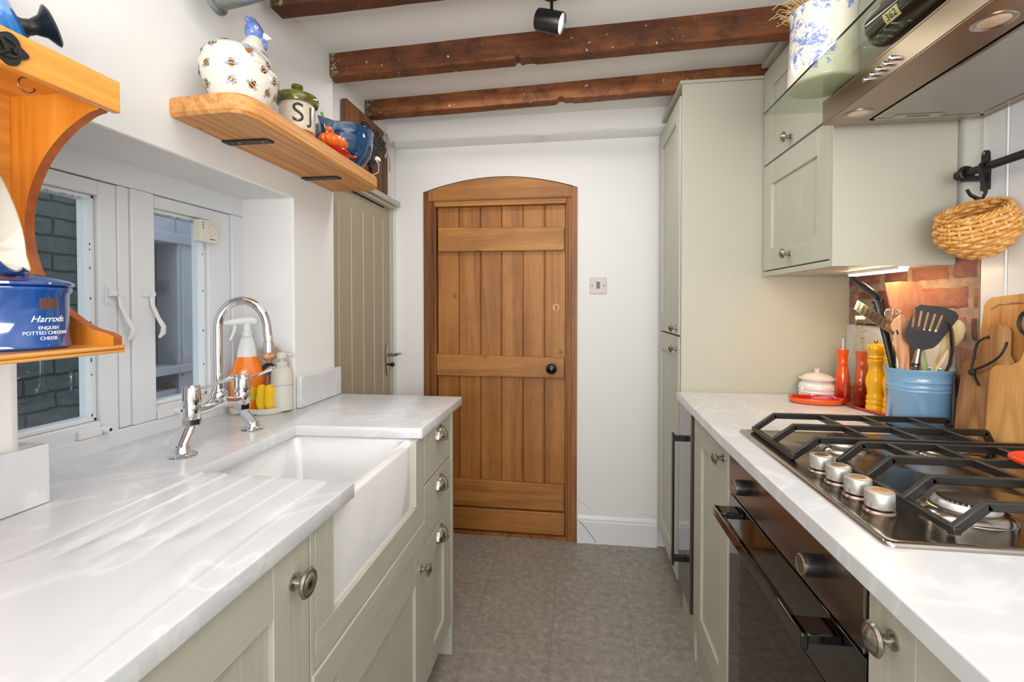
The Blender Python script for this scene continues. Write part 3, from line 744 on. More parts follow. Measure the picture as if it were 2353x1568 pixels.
# ------------------------------------------------------------------ belfast sink
sk = thing('butler_sink', (-.63, 1.03, .70), 'white butler sink with a deep smooth apron front set in the left worktop', 'sink')
bm_ = B(); x0, x1, y0, z0, z1, zi = -.850, -.457, .838, .684, .8775, .705
def loop(x0, x1, y0, y1, z, r, k=6): return [(x, y, z) for x, y in rrect(x0, x1, y0, y1, r, k)]
Y1_ = 1.335
L = [loop(x0, x1, y0, Y1_, z0, .012), loop(x0, x1, y0, Y1_, z1 - .010, .012), loop(x0 + .002, x1 - .003, y0 + .003, Y1_ - .003, z1 - .003, .014), loop(x0 + .009, x1 - .010, y0 + .009, Y1_ - .009, z1, .018),
     loop(-.832, x1 - .026, y0 + .026, 1.312, z1, .03), loop(-.826, x1 - .033, y0 + .032, 1.306, z1 - .006, .035), loop(-.818, x1 - .040, y0 + .04, 1.300, zi + .02, .035), loop(-.805, x1 - .055, y0 + .055, 1.285, zi, .03)]
v = [p for l in L for p in l]; m_ = len(L[0]); f = []
for i in range(len(L) - 1):
    for k in range(m_): f.append((i * m_ + k, i * m_ + (k + 1) % m_, (i + 1) * m_ + (k + 1) % m_, (i + 1) * m_ + k))
f.append(tuple(range(m_ - 1, -1, -1))); f.append(tuple((len(L) - 1) * m_ + k for k in range(m_)))
bm_.add(v, f); bm_.obj('basin', 'ceramic', sk, angle=60)
b = B(); b.lathe([(.038, 0), (.038, .003), (.022, .001), (.02, -.004)], c=(-.64, 1.03, zi + .0005), n=32); b.obj('waste', 'chrome', sk)

# ------------------------------------------------------------------ cabinet builders
def knob(parent, x, y, z, d, s=1.0, mat='nickel'):
    T = frame((x, y, z), (d, 0, 0))
    b = B(); b.lathe([(.011 * s, 0), (.011 * s, .003), (.0065 * s, .006), (.0055 * s, .013), (.008 * s, .018), (.0165 * s, .021), (.019 * s, .0245), (.0165 * s, .028), (.0130 * s, .0275), (.0115 * s, .029), (.006 * s, .033), (1e-6, .0335)], n=36, T=T)
    return b.obj('knob', mat, parent)
def cup(parent, x, y, z, d=1, s=1.0):
    b = B(); rows = []; W_, H_, D_ = .040 * s, .034 * s, .024 * s
    for i in range(13):
        a = PI * i / 12; row = []
        for j in range(9):
            e = (PI / 2) * j / 8
            row.append((x + d * D_ * math.sin(e), y + W_ * math.cos(a) * math.cos(e * .9) , z - .012 + H_ * math.sin(a) * math.cos(e) + .000))
        rows.append(row)
    b.sheet(rows, thick=.0022)
    b.tube([(x + d * .001, y - W_ - .004, z - .012), (x + d * .010, y - W_ * .9, z - .016), (x + d * .024, y - W_ * .4, z - .018), (x + d * .027, y, z - .0185), (x + d * .024, y + W_ * .4, z - .018), (x + d * .010, y + W_ * .9, z - .016), (x + d * .001, y + W_ + .004, z - .012)], .0022, n=8)
    b.tube([(x, y + (W_ + .003) * math.cos(PI * k / 16), z - .012 + (H_ + .003) * math.sin(PI * k / 16)) for k in range(17)], .0022, n=8)
    return b.obj('cup_handle', 'nickel', parent)
def shaker(parent, xf, d, y0, y1, z0, z1, stile=.082, rail=.082, name='door', th=.02, mats=('sageV', 'sageH')):
    """framed door whose face is the plane x=xf, facing d"""
    a, c = (xf - th, xf) if d > 0 else (xf, xf + th)
    b = B(); g = .0006
    b.box(a, c, y0, y0 + stile, z0, z1, 0); b.box(a, c, y1 - stile, y1, z0, z1, 0)
    b.box(a, c, y0 + stile + g, y1 - stile - g, z0, z0 + rail, 1); b.box(a, c, y0 + stile + g, y1 - stile - g, z1 - rail, z1, 1)
    o = b.obj(name, list(mats), parent, bevel=.0012)
    pa, pc = (xf - th, xf - .009) if d > 0 else (xf + .009, xf + th)
    B().box(pa, pc, y0 + stile - .004, y1 - stile + .004, z0 + rail - .004, z1 - rail + .004).obj('door_panel', mats[0], o)
    return o
XC = -.448    # face plane of the left run
def carcass(t, d, xf, y0, y1, z0, z1, back, name='body', mat='sage'):
    a, c = (back, xf - .022) if d > 0 else (xf + .022, back)
    return B().box(min(a, c), max(a, c), y0 + .001, y1 - .001, z0, z1).obj(name, mat, t)
# near cabinet
t = thing('base_cabinet', (-.69, .45, 0), 'sage green base cabinet under the draining grooves, round knob at its top right', 'cabinet')
carcass(t, 1, XC, .155, .748, .10, 0.878, -.925); B().box(-.92, -.50, .16, .745, 0, .10).obj('plinth', 'sage', t)
dr = shaker(t, XC, 1, .157, .746, 0.12, .875, .095, .085); knob(dr, XC, .703, .818, 1, 1.25)
# sink cabinet
t = thing('sink_cabinet', (-.69, 1.05, 0), 'sage green cabinet framing the butler sink with a wide door below the apron', 'cabinet')
B().box(-.925, XC - .022, .753, 1.353, .10, .682).obj('body', 'sage', t); B().box(-.92, -.50, .755, 1.35, 0, .10).obj('plinth', 'sage', t)
b = B(); b.box(XC - .022, XC, .766, .830, .69, 0.878, 0); b.box(XC - .022, XC, .750, .764, .56, 0.878, 0)
b.box(XC - .022, XC, 1.288, 1.357, .69, 0.878, 0); b.box(XC - .022, XC, .766, 1.357, .627, .6895, 1)

b.obj('sink_surround', ['sageV', 'sageH'], t, bevel=.0012)
B().box(XC - .02, XC + .004, .752, 1.357, .566, .6245).obj('rail', 'sageH', t, bevel=.0015)
dr = shaker(t, XC + .002, 1, .756, 1.356, .12, .562, .082, .085); knob(dr, XC + .002, 1.318, .500, 1)
# drawer unit
t = thing('drawer_unit', (-.69, 1.53, 0), 'narrow sage green unit with two drawers and a door, all cup handled', 'cabinet')
B().box(-.925, XC - .022, 1.36, 1.656, .10, 0.878).obj('body', 'sage', t); B().box(-.92, -.50, 1.36, 1.655, 0, .10).obj('plinth', 'sage', t)
for z0, z1 in ((.728, .875), (.551, .722)):
    dw = B().box(XC - .02, XC, 1.361, 1.655, z0, z1).obj('drawer', 'sageH', t, bevel=.0015); cup(dw, XC, 1.520, (z0 + z1) / 2 + .040 if z0 > .7 else (z0 + z1) / 2 + .042)
dr = shaker(t, XC, 1, 1.361, 1.655, .12, .546, .088, .068); cup(dr, XC, 1.520, .510)
B().box(-.925, XC + .003, 1.6575, 1.678, 0, 0.878).obj('end_panel', 'sageV', t, bevel=.001)

# ------------------------------------------------------------------ bridge tap
tp = thing('bridge_tap', (-.91, 1.11, .91), 'chrome bridge mixer tap with tall swan neck spout and lever handles behind the sink', 'tap')
def leg(yb, yt):
    b = B(); b.lathe([(.028, 0), (.030, .002), (.026, .005), (.017, .008), (.0145, .02), (.014, .022)], c=(-.908, yb, .9105), n=36)
    b.tube([(-.908, yb, .925), (-.909, yb + (yt - yb) * .12, .933), (-.912, yb + (yt - yb) * .9, .968), (-.912, yt, .978)], .0125, n=20)
    b.lathe([(.019, 0), (.0205, .002), (.0205, .016), (.019, .018)], c=(-.912, yt, .974), n=6); return b.obj('tap_leg', 'chrome', tp, angle=30)
leg(.993, 1.025); leg(1.236, 1.199)
for y, s in ((1.025, 1), (1.199, 1)):
    b = B(); b.lathe([(.017, .986), (.0185, .99), (.0185, 1.018), (.0175, 1.024)], c=(-.912, y, 0), n=36); b.obj('valve_body', 'chrome', tp)
    b = B(); b.lathe([(.020, 1.024), (.0205, 1.03), (.0185, 1.066), (.017, 1.070), (1e-6, 1.071)], c=(-.912, y, 0), n=18)
    hd = b.obj('valve_head', 'chrome', tp, angle=20)
    b = B(); dx, dy = (.045, .080) if y < 1.1 else (.035, .078)
    P0 = Vector((-.912, y, 1.058)); D = Vector((dx, dy, 0))
    b.tube([P0, P0 + D * .35 + Vector((0, 0, .002)), P0 + D * .7 + Vector((0, 0, .010)), P0 + D * .92 + Vector((0, 0, .016)), P0 + D + Vector((0, 0, .019)), P0 + D * 1.12 + Vector((0, 0, .022))], [.006, .0055, .006, .0105, .011, .004], n=14, flat=.6)
    b.obj('lever', 'chrome', hd)
b = B(); b.tube([(-.912, 1.025, 1.003), (-.912, 1.07, 1.004), (-.912, 1.095, 1.010), (-.912, 1.112, 1.014), (-.912, 1.13, 1.010), (-.912, 1.16, 1.004), (-.912, 1.199, 1.003)], [.012, .0125, .015, .018, .015, .0125, .012], n=24)
b.lathe([(.016, 1.010), (.018, 1.020), (.0195, 1.026), (.0195, 1.034), (.017, 1.040), (.012, 1.046)], c=(-.912, 1.112, 0), n=24); b.obj('bridge', 'chrome', tp)
b = B(); pts = [(-.912, 1.112, z) for z in (1.04, 1.08, 1.13, 1.18, 1.20)]
R_ = .064
for k in range(1, 19):
    a = PI * k / 19 * 1.02; q = R_ * (1 - math.cos(a)); pts.append((-.912 + q * .93, 1.112 + q * .30 * .6, 1.202 + .070 * math.sin(a)))
pts += [(-.912 + .128 * .95, 1.136, 1.180), (-.912 + .130 * .95, 1.136, 1.165)]
b.tube(pts, .0105, n=24); b.cyl(pts[-1], Vector(pts[-1]) + Vector((.001, 0, -.026)), .0125, .0125, n=24); b.obj('spout', 'chrome', tp)

# ------------------------------------------------------------------ tidy tray and its contents in the window corner
t = thing('sink_tray', (-1.03, 1.44, .91), 'putty coloured oval tray in the window corner holding washing-up things', 'tray')
b = B(); sh = rrect(-1.128, -.953, 1.385, 1.500, .052, 8)
b.prism(sh, 'XY', .9105, .914)
v0 = [(x, y, .914) for x, y in sh]; n = len(sh); cx_, cy_ = -1.04, 1.4425
def ins(p, k): return (cx_ + (p[0] - cx_) * k, cy_ + (p[1] - cy_) * k)
vv = [(x, y, .9115) for x, y in sh] + [(x, y, .930) for x, y in sh] + [(*ins(p, .95), .930) for p in sh] + [(*ins(p, .94), .9145) for p in sh]
ff = []
for i in range(3):
    for k in range(n): ff.append((i * n + k, i * n + (k + 1) % n, (i + 1) * n + (k + 1) % n, (i + 1) * n + k))
b.add(vv, ff); b.obj('tray_body', 'greige', t, angle=50)
t = thing('soap_dispenser', (-.968, 1.462, .9145), 'putty grey pump soap dispenser bottle standing at the right of the oval tray', 'dispenser')
b = B(); b.lathe([(.031, 0), (.0335, .003), (.0335, .118), (.030, .134), (.018, .143), (.0165, .146)], c=t.location, n=40); b.obj('bottle', 'greige', t)
b = B(); c0 = t.location; b.lathe([(.018, .145), (.018, .160), (.009, .161), (.009, .170), (.0155, .171), (.0165, .186), (.014, .190), (1e-6, .191)], c=c0, n=32)
b.tube([c0 + Vector((0, 0, .182)), c0 + Vector((.012, .012, .183)), c0 + Vector((.022, .022, .179)), c0 + Vector((.025, .025, .172))], [.006, .0055, .005, .004], n=12); b.obj('pump', 'greige', t)
b = B(); c1 = Vector((-.968, 1.462, .9145))
b.tube([c1 + Vector((.0355 * math.cos(2 * PI * k / 36), .0355 * math.sin(2 * PI * k / 36), .088)) for k in range(36)], .0022, closed=True, n=8)
tag(b.obj('wire_ring', 'greige'), 'thin putty wire ring round the pump soap dispenser bottle', 'ring')
t = thing('spray_bottle', (-1.068, 1.428, .9145), 'orange cleaning spray bottle with a clear trigger head behind the swan neck tap', 'bottle')
T = Matrix.Translation(t.location) @ rotm('Z', 38) @ Matrix.Diagonal((1.12, .62, 1.18, 1))
b = B(); b.lathe([(.040, 0), (.045, .004), (.0455, .03), (.0425, .06), (.045, .085), (.0445, .105), (.036, .130), (.0275, .150), (.0265, .151)], n=40, T=T); b.obj('bottle_body', 'orange_liq', t)
b = B(); b.lathe([(.0268, .151), (.023, .175), (.016, .200), (.013, .208)], n=40, T=T, cap=(False, True)); b.lathe([(.015, .244), (.015, .262), (.012, .264)], n=28, T=Matrix.Translation(t.location)); b.obj('bottle_shoulder', 'clearish', t)
b = B(); c0 = t.location; dv = Vector((-.55, -.83, 0)).normalized()
q = lambda a, z: c0 + dv * a * 1.15 + Vector((0, 0, z * 1.18))
b.tube([q(-.022, .246), q(-.010, .250), q(.02, .248), q(.052, .245)], [.012, .014, .012, .009], n=16); b.cyl(q(0, .222), q(0, .244), .011, n=16); b.cyl(q(.052, .245), q(.060, .244), .007, n=12)
b.tube([q(.030, .240), q(.032, .225), (q(.040, .205)), q(.044, .198)], [.006, .005, .004, .003], n=10); b.obj('trigger_head', 'sprayhead', t)
lab = B(); rows = []
for i in range(13):
    a = math.radians(-150 + 9.5 * i); row = []
    for z in (.055, .066, .077): row.append(T @ Vector((.0462 * math.cos(a), .0462 * math.sin(a), z + .012 * math.sin(a * 2))))
    rows.append(row)
lab.sheet(rows); lab.obj('label_band', 'yellow', t)
b = B()
for cx2, r_, z_ in ((-75, .010, .040), (-115, .013, .022), (-50, .012, .018)):
    a = math.radians(cx2); p = T @ Vector((.046 * math.cos(a), .046 * math.sin(a), z_)); nn = (T.to_3x3() @ Vector((math.cos(a), math.sin(a) * 2.2, 0))).normalized()
    b.lathe([(r_, 0), (r_, .0012), (1e-6, .0014)], n=20, T=frame(p, nn))
b.obj('label_spots', plain('lime_label', (190, 200, 60), .4), t)
t = thing('sponge_caddy', (-1.033, 1.472, .9145), 'pale caddy behind the spray bottle holding a brush and scourer', 'caddy')
b = B(); b.box(-1.060, -1.006, 1.452, 1.490, .9146, .990); b.obj('caddy_body', 'card', t, bevel=.004)
for k, (x, y) in enumerate(((-1.010, 1.418), (-.986, 1.424))):
    b = B(); rows = []
    for i in range(9):
        z = .9150 + .088 * i / 8; ww = .0105 * (1 - (abs(i - 4) / 4.6) ** 6)
        rows.append((x + .002 * math.sin(i * 1.3), y, z, ww))
    b.tube([(r[0], r[1], r[2]) for r in rows], [r[3] for r in rows], n=16, flat=1.6, up=(.5, .85, 0))
    tag(b.obj('sponge_cloth', 'sponge'), ('left' if k == 0 else 'right') + ' one of two yellow rolled cloths upright on the oval tray', 'cloth', 'yellow cloths on the tray')
t = thing('scrubbing_brush', (-1.022, 1.472, .99), 'round wooden dish brush with pale bristles leaning beside the soap dispenser', 'brush')
b = B(); b.ell((-1.022, 1.472, 1.092), (.024, .024, .016)); b.obj('brush_head', 'uten', t)
b = B(); rng = random.Random(3)
for k in range(230):
    th = rng.uniform(0, 2 * PI); ph = rng.uniform(.0, 1.25); d = Vector((math.sin(ph) * math.cos(th), math.sin(ph) * math.sin(th), math.cos(ph)))
    p = Vector((-1.022, 1.472, 1.092)) + Vector((d.x * .018, d.y * .018, d.z * .012)); b.tube([p, p + d * .024], .0009, n=4)
b.obj('bristles', 'bristle', t)
b = B(); b.ell((-1.020, 1.468, 1.050), (.022, .022, .018)); 
o = b.obj('steel_scourer', 'scour'); tag(o, 'dark curly steel scourer ball under the dish brush in the pale caddy', 'scourer')
b = B(); b.cyl((-1.030, 1.474, .992), (-1.022, 1.472, 1.082), .006); b.obj('brush_handle', 'uten', t)

# ------------------------------------------------------------------ chunky pine wall shelf
t = thing('wall_shelf', (-.85, 1.4, 1.70), 'chunky waxed pine wall shelf above the window on two black flat brackets', 'shelf')
b = B(); pts = [(XL + .001, 1.010), (-.800, 1.000), (-.772, 1.006), (-.757, 1.026), (-.748, 1.060), (-.752, 1.40), (-.755, 1.735), (-.765, 1.762), (-.79, 1.778), (XL + .001, 1.768)]
n = len(pts); L = []
def outl(k, z): return [(XL + .001 if x < -.94 else x - k, y + (k if y < 1.02 else -k if y > 1.74 else 0), z) for x, y in pts]
Ls = [outl(.006, 1.703), outl(.0, 1.711), outl(0, 1.742), outl(.006, 1.749)]
v = [p for l in Ls for p in l]; f = [tuple(range(n - 1, -1, -1)), tuple(3 * n + k for k in range(n))]
for i in range(3):
    for k in range(n): f.append((i * n + k, i * n + (k + 1) % n, (i + 1) * n + (k + 1) % n, (i + 1) * n + k))
b.add(v, f); o = b.obj('shelf_board', 'shelf', t, angle=30)
for y in (1.175, 1.548):
    b = B(); b.prism([(XL + .001, y), (-.822, y), (-.815, y + .006), (-.815, y + .030), (XL + .001, y + .030)], 'XY', 1.6985, 1.7028)
    for x in (-.905, -.838): b.lathe([(.0035, 0), (.0035, .0008)], n=12, mi=1, T=frame((x, y + .015, 1.6985), (0, 0, -1)))
    b.obj('bracket', ['black_metal', 'nickel'], t)
SZ = 1.749
# hen
HC = Vector((-.842, 1.112, SZ))
t = thing('hen_crock', HC, 'white pottery hen with bumblebee pattern and blue head on the pine shelf', 'ornament')
b = B(); e = lambda x, y, z, rx, ry, rz, **k: b.ell(HC + Vector((x, y, z)), (rx, ry, rz), n=28, **k)
b.lathe([(.050, .0005), (.058, .006), (.070, .03), (.082, .062), (.086, .078), (.083, .088)], c=HC, n=48, T=Matrix.Translation(HC) @ Matrix.Diagonal((.95, 1.12, 1, 1)) @ Matrix.Translation(-HC))
b.lathe([(.080, .084), (.087, .089), (.089, .094), (.086, .099), (.078, .101)], c=HC, n=48, T=Matrix.Translation(HC) @ Matrix.Diagonal((.96, 1.13, 1, 1)) @ Matrix.Translation(-HC)); e(0, 0, .082, .078, .094, .030); e(0, -.01, .108, .072, .086, .050); e(0, .020, .125, .062, .066, .046); e(0, -.075, .105, .030, .030, .024); e(.0, .085, .075, .03, .02, .02)
for k in range(12):
    q = k / 11; e(.004, .026 + .022 * q, .140 + .056 * q, .048 - .028 * q, .050 - .028 * q, .02)
body = b.obj('hen_body', ['cream_cer', 'bee_y', 'bee_b', 'bee_w'], t, angle=80)
md = body.modifiers.new('r', 'REMESH'); md.mode = 'VOXEL'; md.voxel_size = .0032; md.use_smooth_shade = True
md = body.modifiers.new('s', 'SMOOTH'); md.factor = .6; md.iterations = 6; bake(body)
for p in body.data.polygons: p.use_smooth = True; p.material_index = 0
b = B(); e(.003, .050, .224, .022, .026, .024); e(.012, .064, .212, .013, .015, .013)
hd = b.obj('hen_head', 'head_blue', t, angle=80)
b = B(); e(.0, .034, .246, .008, .014, .009); e(0, .048, .252, .009, .015, .010); e(0, .064, .249, .008, .013, .010); e(.004, .076, .238, .007, .010, .010); b.obj('comb', 'head_blue', hd, angle=80)
b = B(); e(.014, .070, .200, .010, .011, .014); b.obj('wattle', 'head_blue', hd, angle=80)
b = B(); b.lathe([(.0085, 0), (.007, .006), (1e-6, .016)], n=16, T=frame(HC + Vector((.019, .064, .220)), (.85, .5, -.12)) @ Matrix.Scale(1.3, 4)); b.obj('beak', 'white_cer', hd)
b = B(); b.lathe([(.0045, 0), (.003, .0015), (1e-6, .0018)], n=16, T=frame(HC + Vector((.0185, .0350, .229)), (.75, -.62, .12)) @ Matrix.Scale(1.3, 4)); b.ell(HC + Vector((.0202, .0336, .2293)), (.0018, .0018, .0018), mi=1, n=8); b.obj('eye', ['white_cer', 'ink'], hd)
from mathutils.bvhtree import BVHTree
bvh = BVHTree.FromPolygons([HC + v.co for v in body.data.vertices], [tuple(p.vertices) for p in body.data.polygons])
b = B(); rng = random.Random(11)
dirs = []
for el, n_, o_ in ((-30, 10, 0), (-4, 9, 18), (22, 8, 5), (46, 6, 30)):
    for k in range(n_): dirs.append((el + rng.uniform(-4, 4), o_ + 360 * k / n_ + rng.uniform(-6, 6)))
for el, az in dirs:
    el_, az_ = math.radians(el), math.radians(az); d = Vector((math.cos(el_) * math.cos(az_), math.cos(el_) * math.sin(az_), math.sin(el_)))
    org = HC + Vector((0, 0, .085)) + d * .3
    hit, nn, idx, dist_ = bvh.ray_cast(org, -d)
    if hit is None: continue
    T = frame(hit, nn, (rng.uniform(-1, 1), rng.uniform(-1, 1), rng.uniform(-1, 1))) @ Matrix.Scale(1.45, 4); h_ = .0009
    for k in range(5):
        x0 = -.0065 + k * .0026; hw = .0038 * (1 - ((k - 2) / 3.4) ** 2)
        b.add([(x0, -hw, h_), (x0 + .0026, -hw, h_), (x0 + .0026, hw, h_), (x0, hw, h_)], [(0, 1, 2, 3)], k % 2, T)
    for s_ in (-1, 1):
        b.add([(0, s_ * .0030, h_), (.004, s_ * .0095, h_), (-.002, s_ * .0105, h_)], [(0, 1, 2)], 2, T)
        for k in range(3): x0 = -.005 + k * .004; b.add([(x0, s_ * .003, h_ + .0001), (x0 + .001, s_ * .003, h_ + .0001), (x0 - .001, s_ * .0062, h_ + .0001), (x0 - .002, s_ * .0062, h_ + .0001)], [(0, 1, 2, 3)], 1, T)
    b.add([(-.0085, -.0012, h_), (-.0065, -.0025, h_), (-.0065, .0025, h_), (-.0085, .0012, h_)], [(0, 1, 2, 3)], 1, T)
me = bpy.data.meshes.new('hen_body'); nb = len(body.data.vertices)
me.from_pydata([v.co[:] for v in body.data.vertices] + [tuple(p - HC) for p in b.v], [], [tuple(p.vertices) for p in body.data.polygons] + [tuple(nb + i for i in f) for f in b.f])
for k in ('cream_cer', 'bee_y', 'bee_b', 'bee_w'): me.materials.append(M[k])
np_ = len(body.data.polygons)
for i, p in enumerate(me.polygons): p.material_index = 0 if i < np_ else 1 + b.m[i - np_]; p.use_smooth = i < np_
body.data = me
# stoneware jar
JC = (-.838, 1.352, SZ)
t = thing('stoneware_jar', JC, 'speckled stoneware jar with olive glazed lid and black letters between hen and blue bowl', 'jar')
b = B(); b.lathe([(.044, 0), (.048, .004), (.050, .030)], c=JC, n=48, mi=1); b.lathe([(.050, .030), (.0505, .045), (.0505, .105), (.047, .114), (.046, .118)], c=JC, n=48); b.obj('jar_body', ['speckled', 'terracotta'], t)
b = B(); b.lathe([(.047, .112), (.058, .113), (.0605, .120), (.0605, .132), (.056, .138), (.040, .140), (.034, .146), (.012, .149), (.011, .156), (.017, .164), (.016, .172), (1e-6, .175)], c=JC, n=48); b.obj('jar_lid', 'olive_glaze', t)
for ch, an, sz in (('S', -56, .078), ('J', -14, .066)):
    v, f = text_geo(ch, sz, .0006, on_cyl(JC, .0512, math.radians(an), SZ + .073)); B().add(v, f).obj('painted_letter', 'ink', t, flat=True)
# blue batter bowl
BC = (-.842, 1.655, SZ)
t = thing('batter_bowl', BC, 'glossy teal blue pouring bowl with pointed lip on the pine shelf', 'bowl')
prof = [(.045, 0), (.050, .003), (.050, .008), (.072, .028), (.090, .058), (.097, .085), (.0985, .088), (.0975, .091), (.0995, .095), (.0985, .099), (.1005, .103), (.0995, .107), (.101, .130), (.103, .140), (.103, .144), (.098, .144), (.095, .130), (.090, .085), (.065, .03), (.03, .012), (1e-6, .011)]
b = B(); n = 72; v = []
for r, z in prof:
    for k in range(n):
        a = 2 * PI * k / n; sp = max(0, 1 - abs(((a - math.radians(-100) + PI) % (2 * PI)) - PI) / .34)
        rr = r + (sp ** 1.5) * .040 * max(0, (z - .075) / .07) * (1 if r > .05 else 0); v.append((BC[0] + rr * math.cos(a), BC[1] + rr * math.sin(a), SZ + z + .006 * sp * max(0, (z - .1) / .04)))
f = [tuple(range(n - 1, -1, -1))]
for i in range(len(prof) - 1):
    for k in range(n): f.append((i * n + k, i * n + (k + 1) % n, (i + 1) * n + (k + 1) % n, (i + 1) * n + k))
b.add(v, f); b.obj('bowl_body', 'navy_cer', t, angle=70)
b = B(); b.tube([(-.762, 1.735, SZ + .066), (-.752, 1.75, SZ + .05), (-.757, 1.757, SZ + .02), (-.775, 1.742, SZ + .006)], .0012, n=6); o = b.obj('string', 'white', t)
b = B(); b.box(-.765, -.753, 1.742, 1.772, SZ + .064, SZ + .078); b.obj('price_tag', 'white_cer', t, bevel=.003)
# small green stick in bowl
b = B(); b.tube([(-.862, 1.56, SZ + .10), (-.868, 1.545, SZ + .172)], .0045, n=8); tag(b.obj('green_spatula', 'green_stem'), 'thin bright green handle poking out above the teal bowl rim', 'utensil')
# pumpkin dish on red spoon rest
PC = (-.786, 1.470, SZ + .010)
t = thing('pumpkin_dish', PC, 'small orange ribbed pumpkin shaped lidded dish with curled stem', 'dish')
b = B(); rows = []
for i in range(17):
    ph = -PI / 2 + PI * i / 16; row = []
    for k in range(97):
        a = 2 * PI * k / 96; r = .046 * math.cos(ph) * (.90 + .10 * abs(math.cos(a * 5)) ** .7) + 1e-6
        row.append((PC[0] + r * math.cos(a) * .88, PC[1] + r * math.sin(a) * 1.35, PC[2] + .030 + .026 * math.sin(ph) - .008 * max(0, math.sin(ph)) ** 6))
    rows.append(row)
b.sheet(rows); b.obj('pumpkin_body', 'pumpkin', t, angle=80)
b = B(); b.tube([(PC[0], PC[1] - .012, PC[2] + .048), (PC[0] + .002, PC[1] - .024, PC[2] + .062), (PC[0] + .004, PC[1] - .040, PC[2] + .062), (PC[0] + .006, PC[1] - .046, PC[2] + .052)], [.010, .008, .0075, .006], n=12); b.obj('stem_handle', 'pumpkin', t)
t = thing('spoon_rest', (-.786, 1.49, SZ), 'shallow glossy red spoon rest under the small orange pumpkin dish', 'spoon rest')
b = B(); T = Matrix.Translation((-.786, 1.49, SZ)) @ Matrix.Diagonal((.62, 1.1, 1, 1))
b.lathe([(1e-6, .0015), (.045, .001), (.058, .014), (.062, .016), (.060, .018), (.055, .014), (.042, .006), (1e-6, .006)], n=48, T=T)
b.tube([(-.776, 1.548, SZ + .016), (-.768, 1.562, SZ + .020), (-.762, 1.575, SZ + .022)], [.010, .011, .008], n=12, flat=.5); b.obj('rest_body', 'red', t, angle=60)

# ------------------------------------------------------------------ brown plaque on the door head ledge
t = thing('wooden_plaque', (-.985, 2.17, 1.826), 'dark brown wooden plaque with black spotted cloth heart leaning above the painted door', 'plaque')
b = B(); b.prism(rrect(1.925, 2.375, 1.8265, 2.140, .012), 'YZ', -.994, -.972); b.obj('board', 'plaque', t, bevel=.003)
b = B(); rows = []
hp_ = []
for k in range(40):
    a = 2 * PI * k / 40; hx = 16 * math.sin(a) ** 3; hy = 13 * math.cos(a) - 5 * math.cos(2 * a) - 2 * math.cos(3 * a) - math.cos(4 * a); hp_.append((2.15 + hx * .0065, 2.01 + hy * .0075))
b.prism(hp_, 'YZ', -.972, -.955); b.obj('cloth_heart', 'heartcloth', t, bevel=.005)
b = B()
def strip(p, q, w0, w1):
    p, q = Vector(p), Vector(q); d = (q - p).normalized(); s = Vector((0, -d.z, d.y))
    b.sheet([[p - s * w0, p + s * w0], [(p + q) / 2 - s * (w0 + w1) / 2 + Vector((.008, 0, 0)), (p + q) / 2 + s * (w0 + w1) / 2 + Vector((.008, 0, 0))], [q - s * w1, q + s * w1]], thick=.0015)
K = (-.948, 2.30, 2.055)
for q, w0, w1 in (((-.945, 2.25, 2.085), .005, .014), ((-.945, 2.265, 2.115), .004, .012), ((-.940, 2.385, 2.092), .005, .016), ((-.945, 2.275, 1.99), .006, .009), ((-.945, 2.33, 1.935), .006, .010)): strip(K, q, w0, w1)
b.ell(K, (.008, .010, .010)); b.obj('gingham_bow', 'gingham', t)

# ------------------------------------------------------------------ honey pine wall rack at the near left
RX, RY = XL + .004, .655
t = thing('wall_rack', (-.85, .35, 1.186), 'honey coloured pine wall rack with scooped side panel, left of the window', 'rack')
B().box(RX, -.880, .035, RY - .0145, 1.20, 1.586).obj('back_panel', 'rack', t)
ctrl = [(1.602, -.712), (1.558, -.722), (1.551, -.745), (1.525, -.786), (1.49, -.820), (1.45, -.843), (1.41, -.855), (1.37, -.857), (1.33, -.848), (1.29, -.828), (1.262, -.800), (1.24, -.770), (1.225, -.742), (1.218, -.716), (1.212, -.702)]
def cr(P_, n=6):
    out = []
    for i in range(len(P_) - 1):
        p0, p1, p2, p3 = P_[max(i - 1, 0)], P_[i], P_[i + 1], P_[min(i + 2, len(P_) - 1)]
        for k in range(n):
            t_ = k / n; out.append(tuple(.5 * ((2 * b1) + (-a + c) * t_ + (2 * a - 5 * b1 + 4 * c - d) * t_ ** 2 + (-a + 3 * b1 - 3 * c + d) * t_ ** 3) for a, b1, c, d in zip(p0, p1, p2, p3)))
    out.append(P_[-1]); return out
cv = [(x, z) for z, x in ([ctrl[0]] + cr(ctrl[1:]))]
for y0 in (RY - .014, .02):
    side = [(RX, 1.190)] + [(RX, 1.602)] + cv + [(-.702, 1.190)]
    b = B(); b.prism(side, 'XZ', y0, y0 + .014, 0, mi_side=1); b.obj('side_panel', ['rackV', 'ply'], t, angle=30)
b = B(); b.box(RX, -.712, .02, RY, 1.586, 1.600); b.obj('top_board', 'rack', t, bevel=.001)
b = B(); b.box(-.712, -.700, .01, RY + .001, 1.556, 1.604); fa = b.obj('top_fascia', 'rack', t, bevel=.0015)
b = B(); b.box(RX, -.699, .01, RY + .001, 1.187, 1.199); b.tube([(-.698, .01, 1.1955), (-.698, RY, 1.1955)], .003, n=8); b.tube([(-.698, .01, 1.1895), (-.698, RY, 1.1895)], .0025, n=8); b.obj('bottom_shelf', 'rack', t, bevel=.001)
b = B(); c0 = Vector((-.6995, .503, 1.578))
pl = [(.503 + (.024 + .003 * math.cos(6 * a)) * math.cos(a), 1.578 + (.018 + .003 * math.cos(5 * a)) * math.sin(a)) for a in [2 * PI * k / 48 for k in range(48)]]
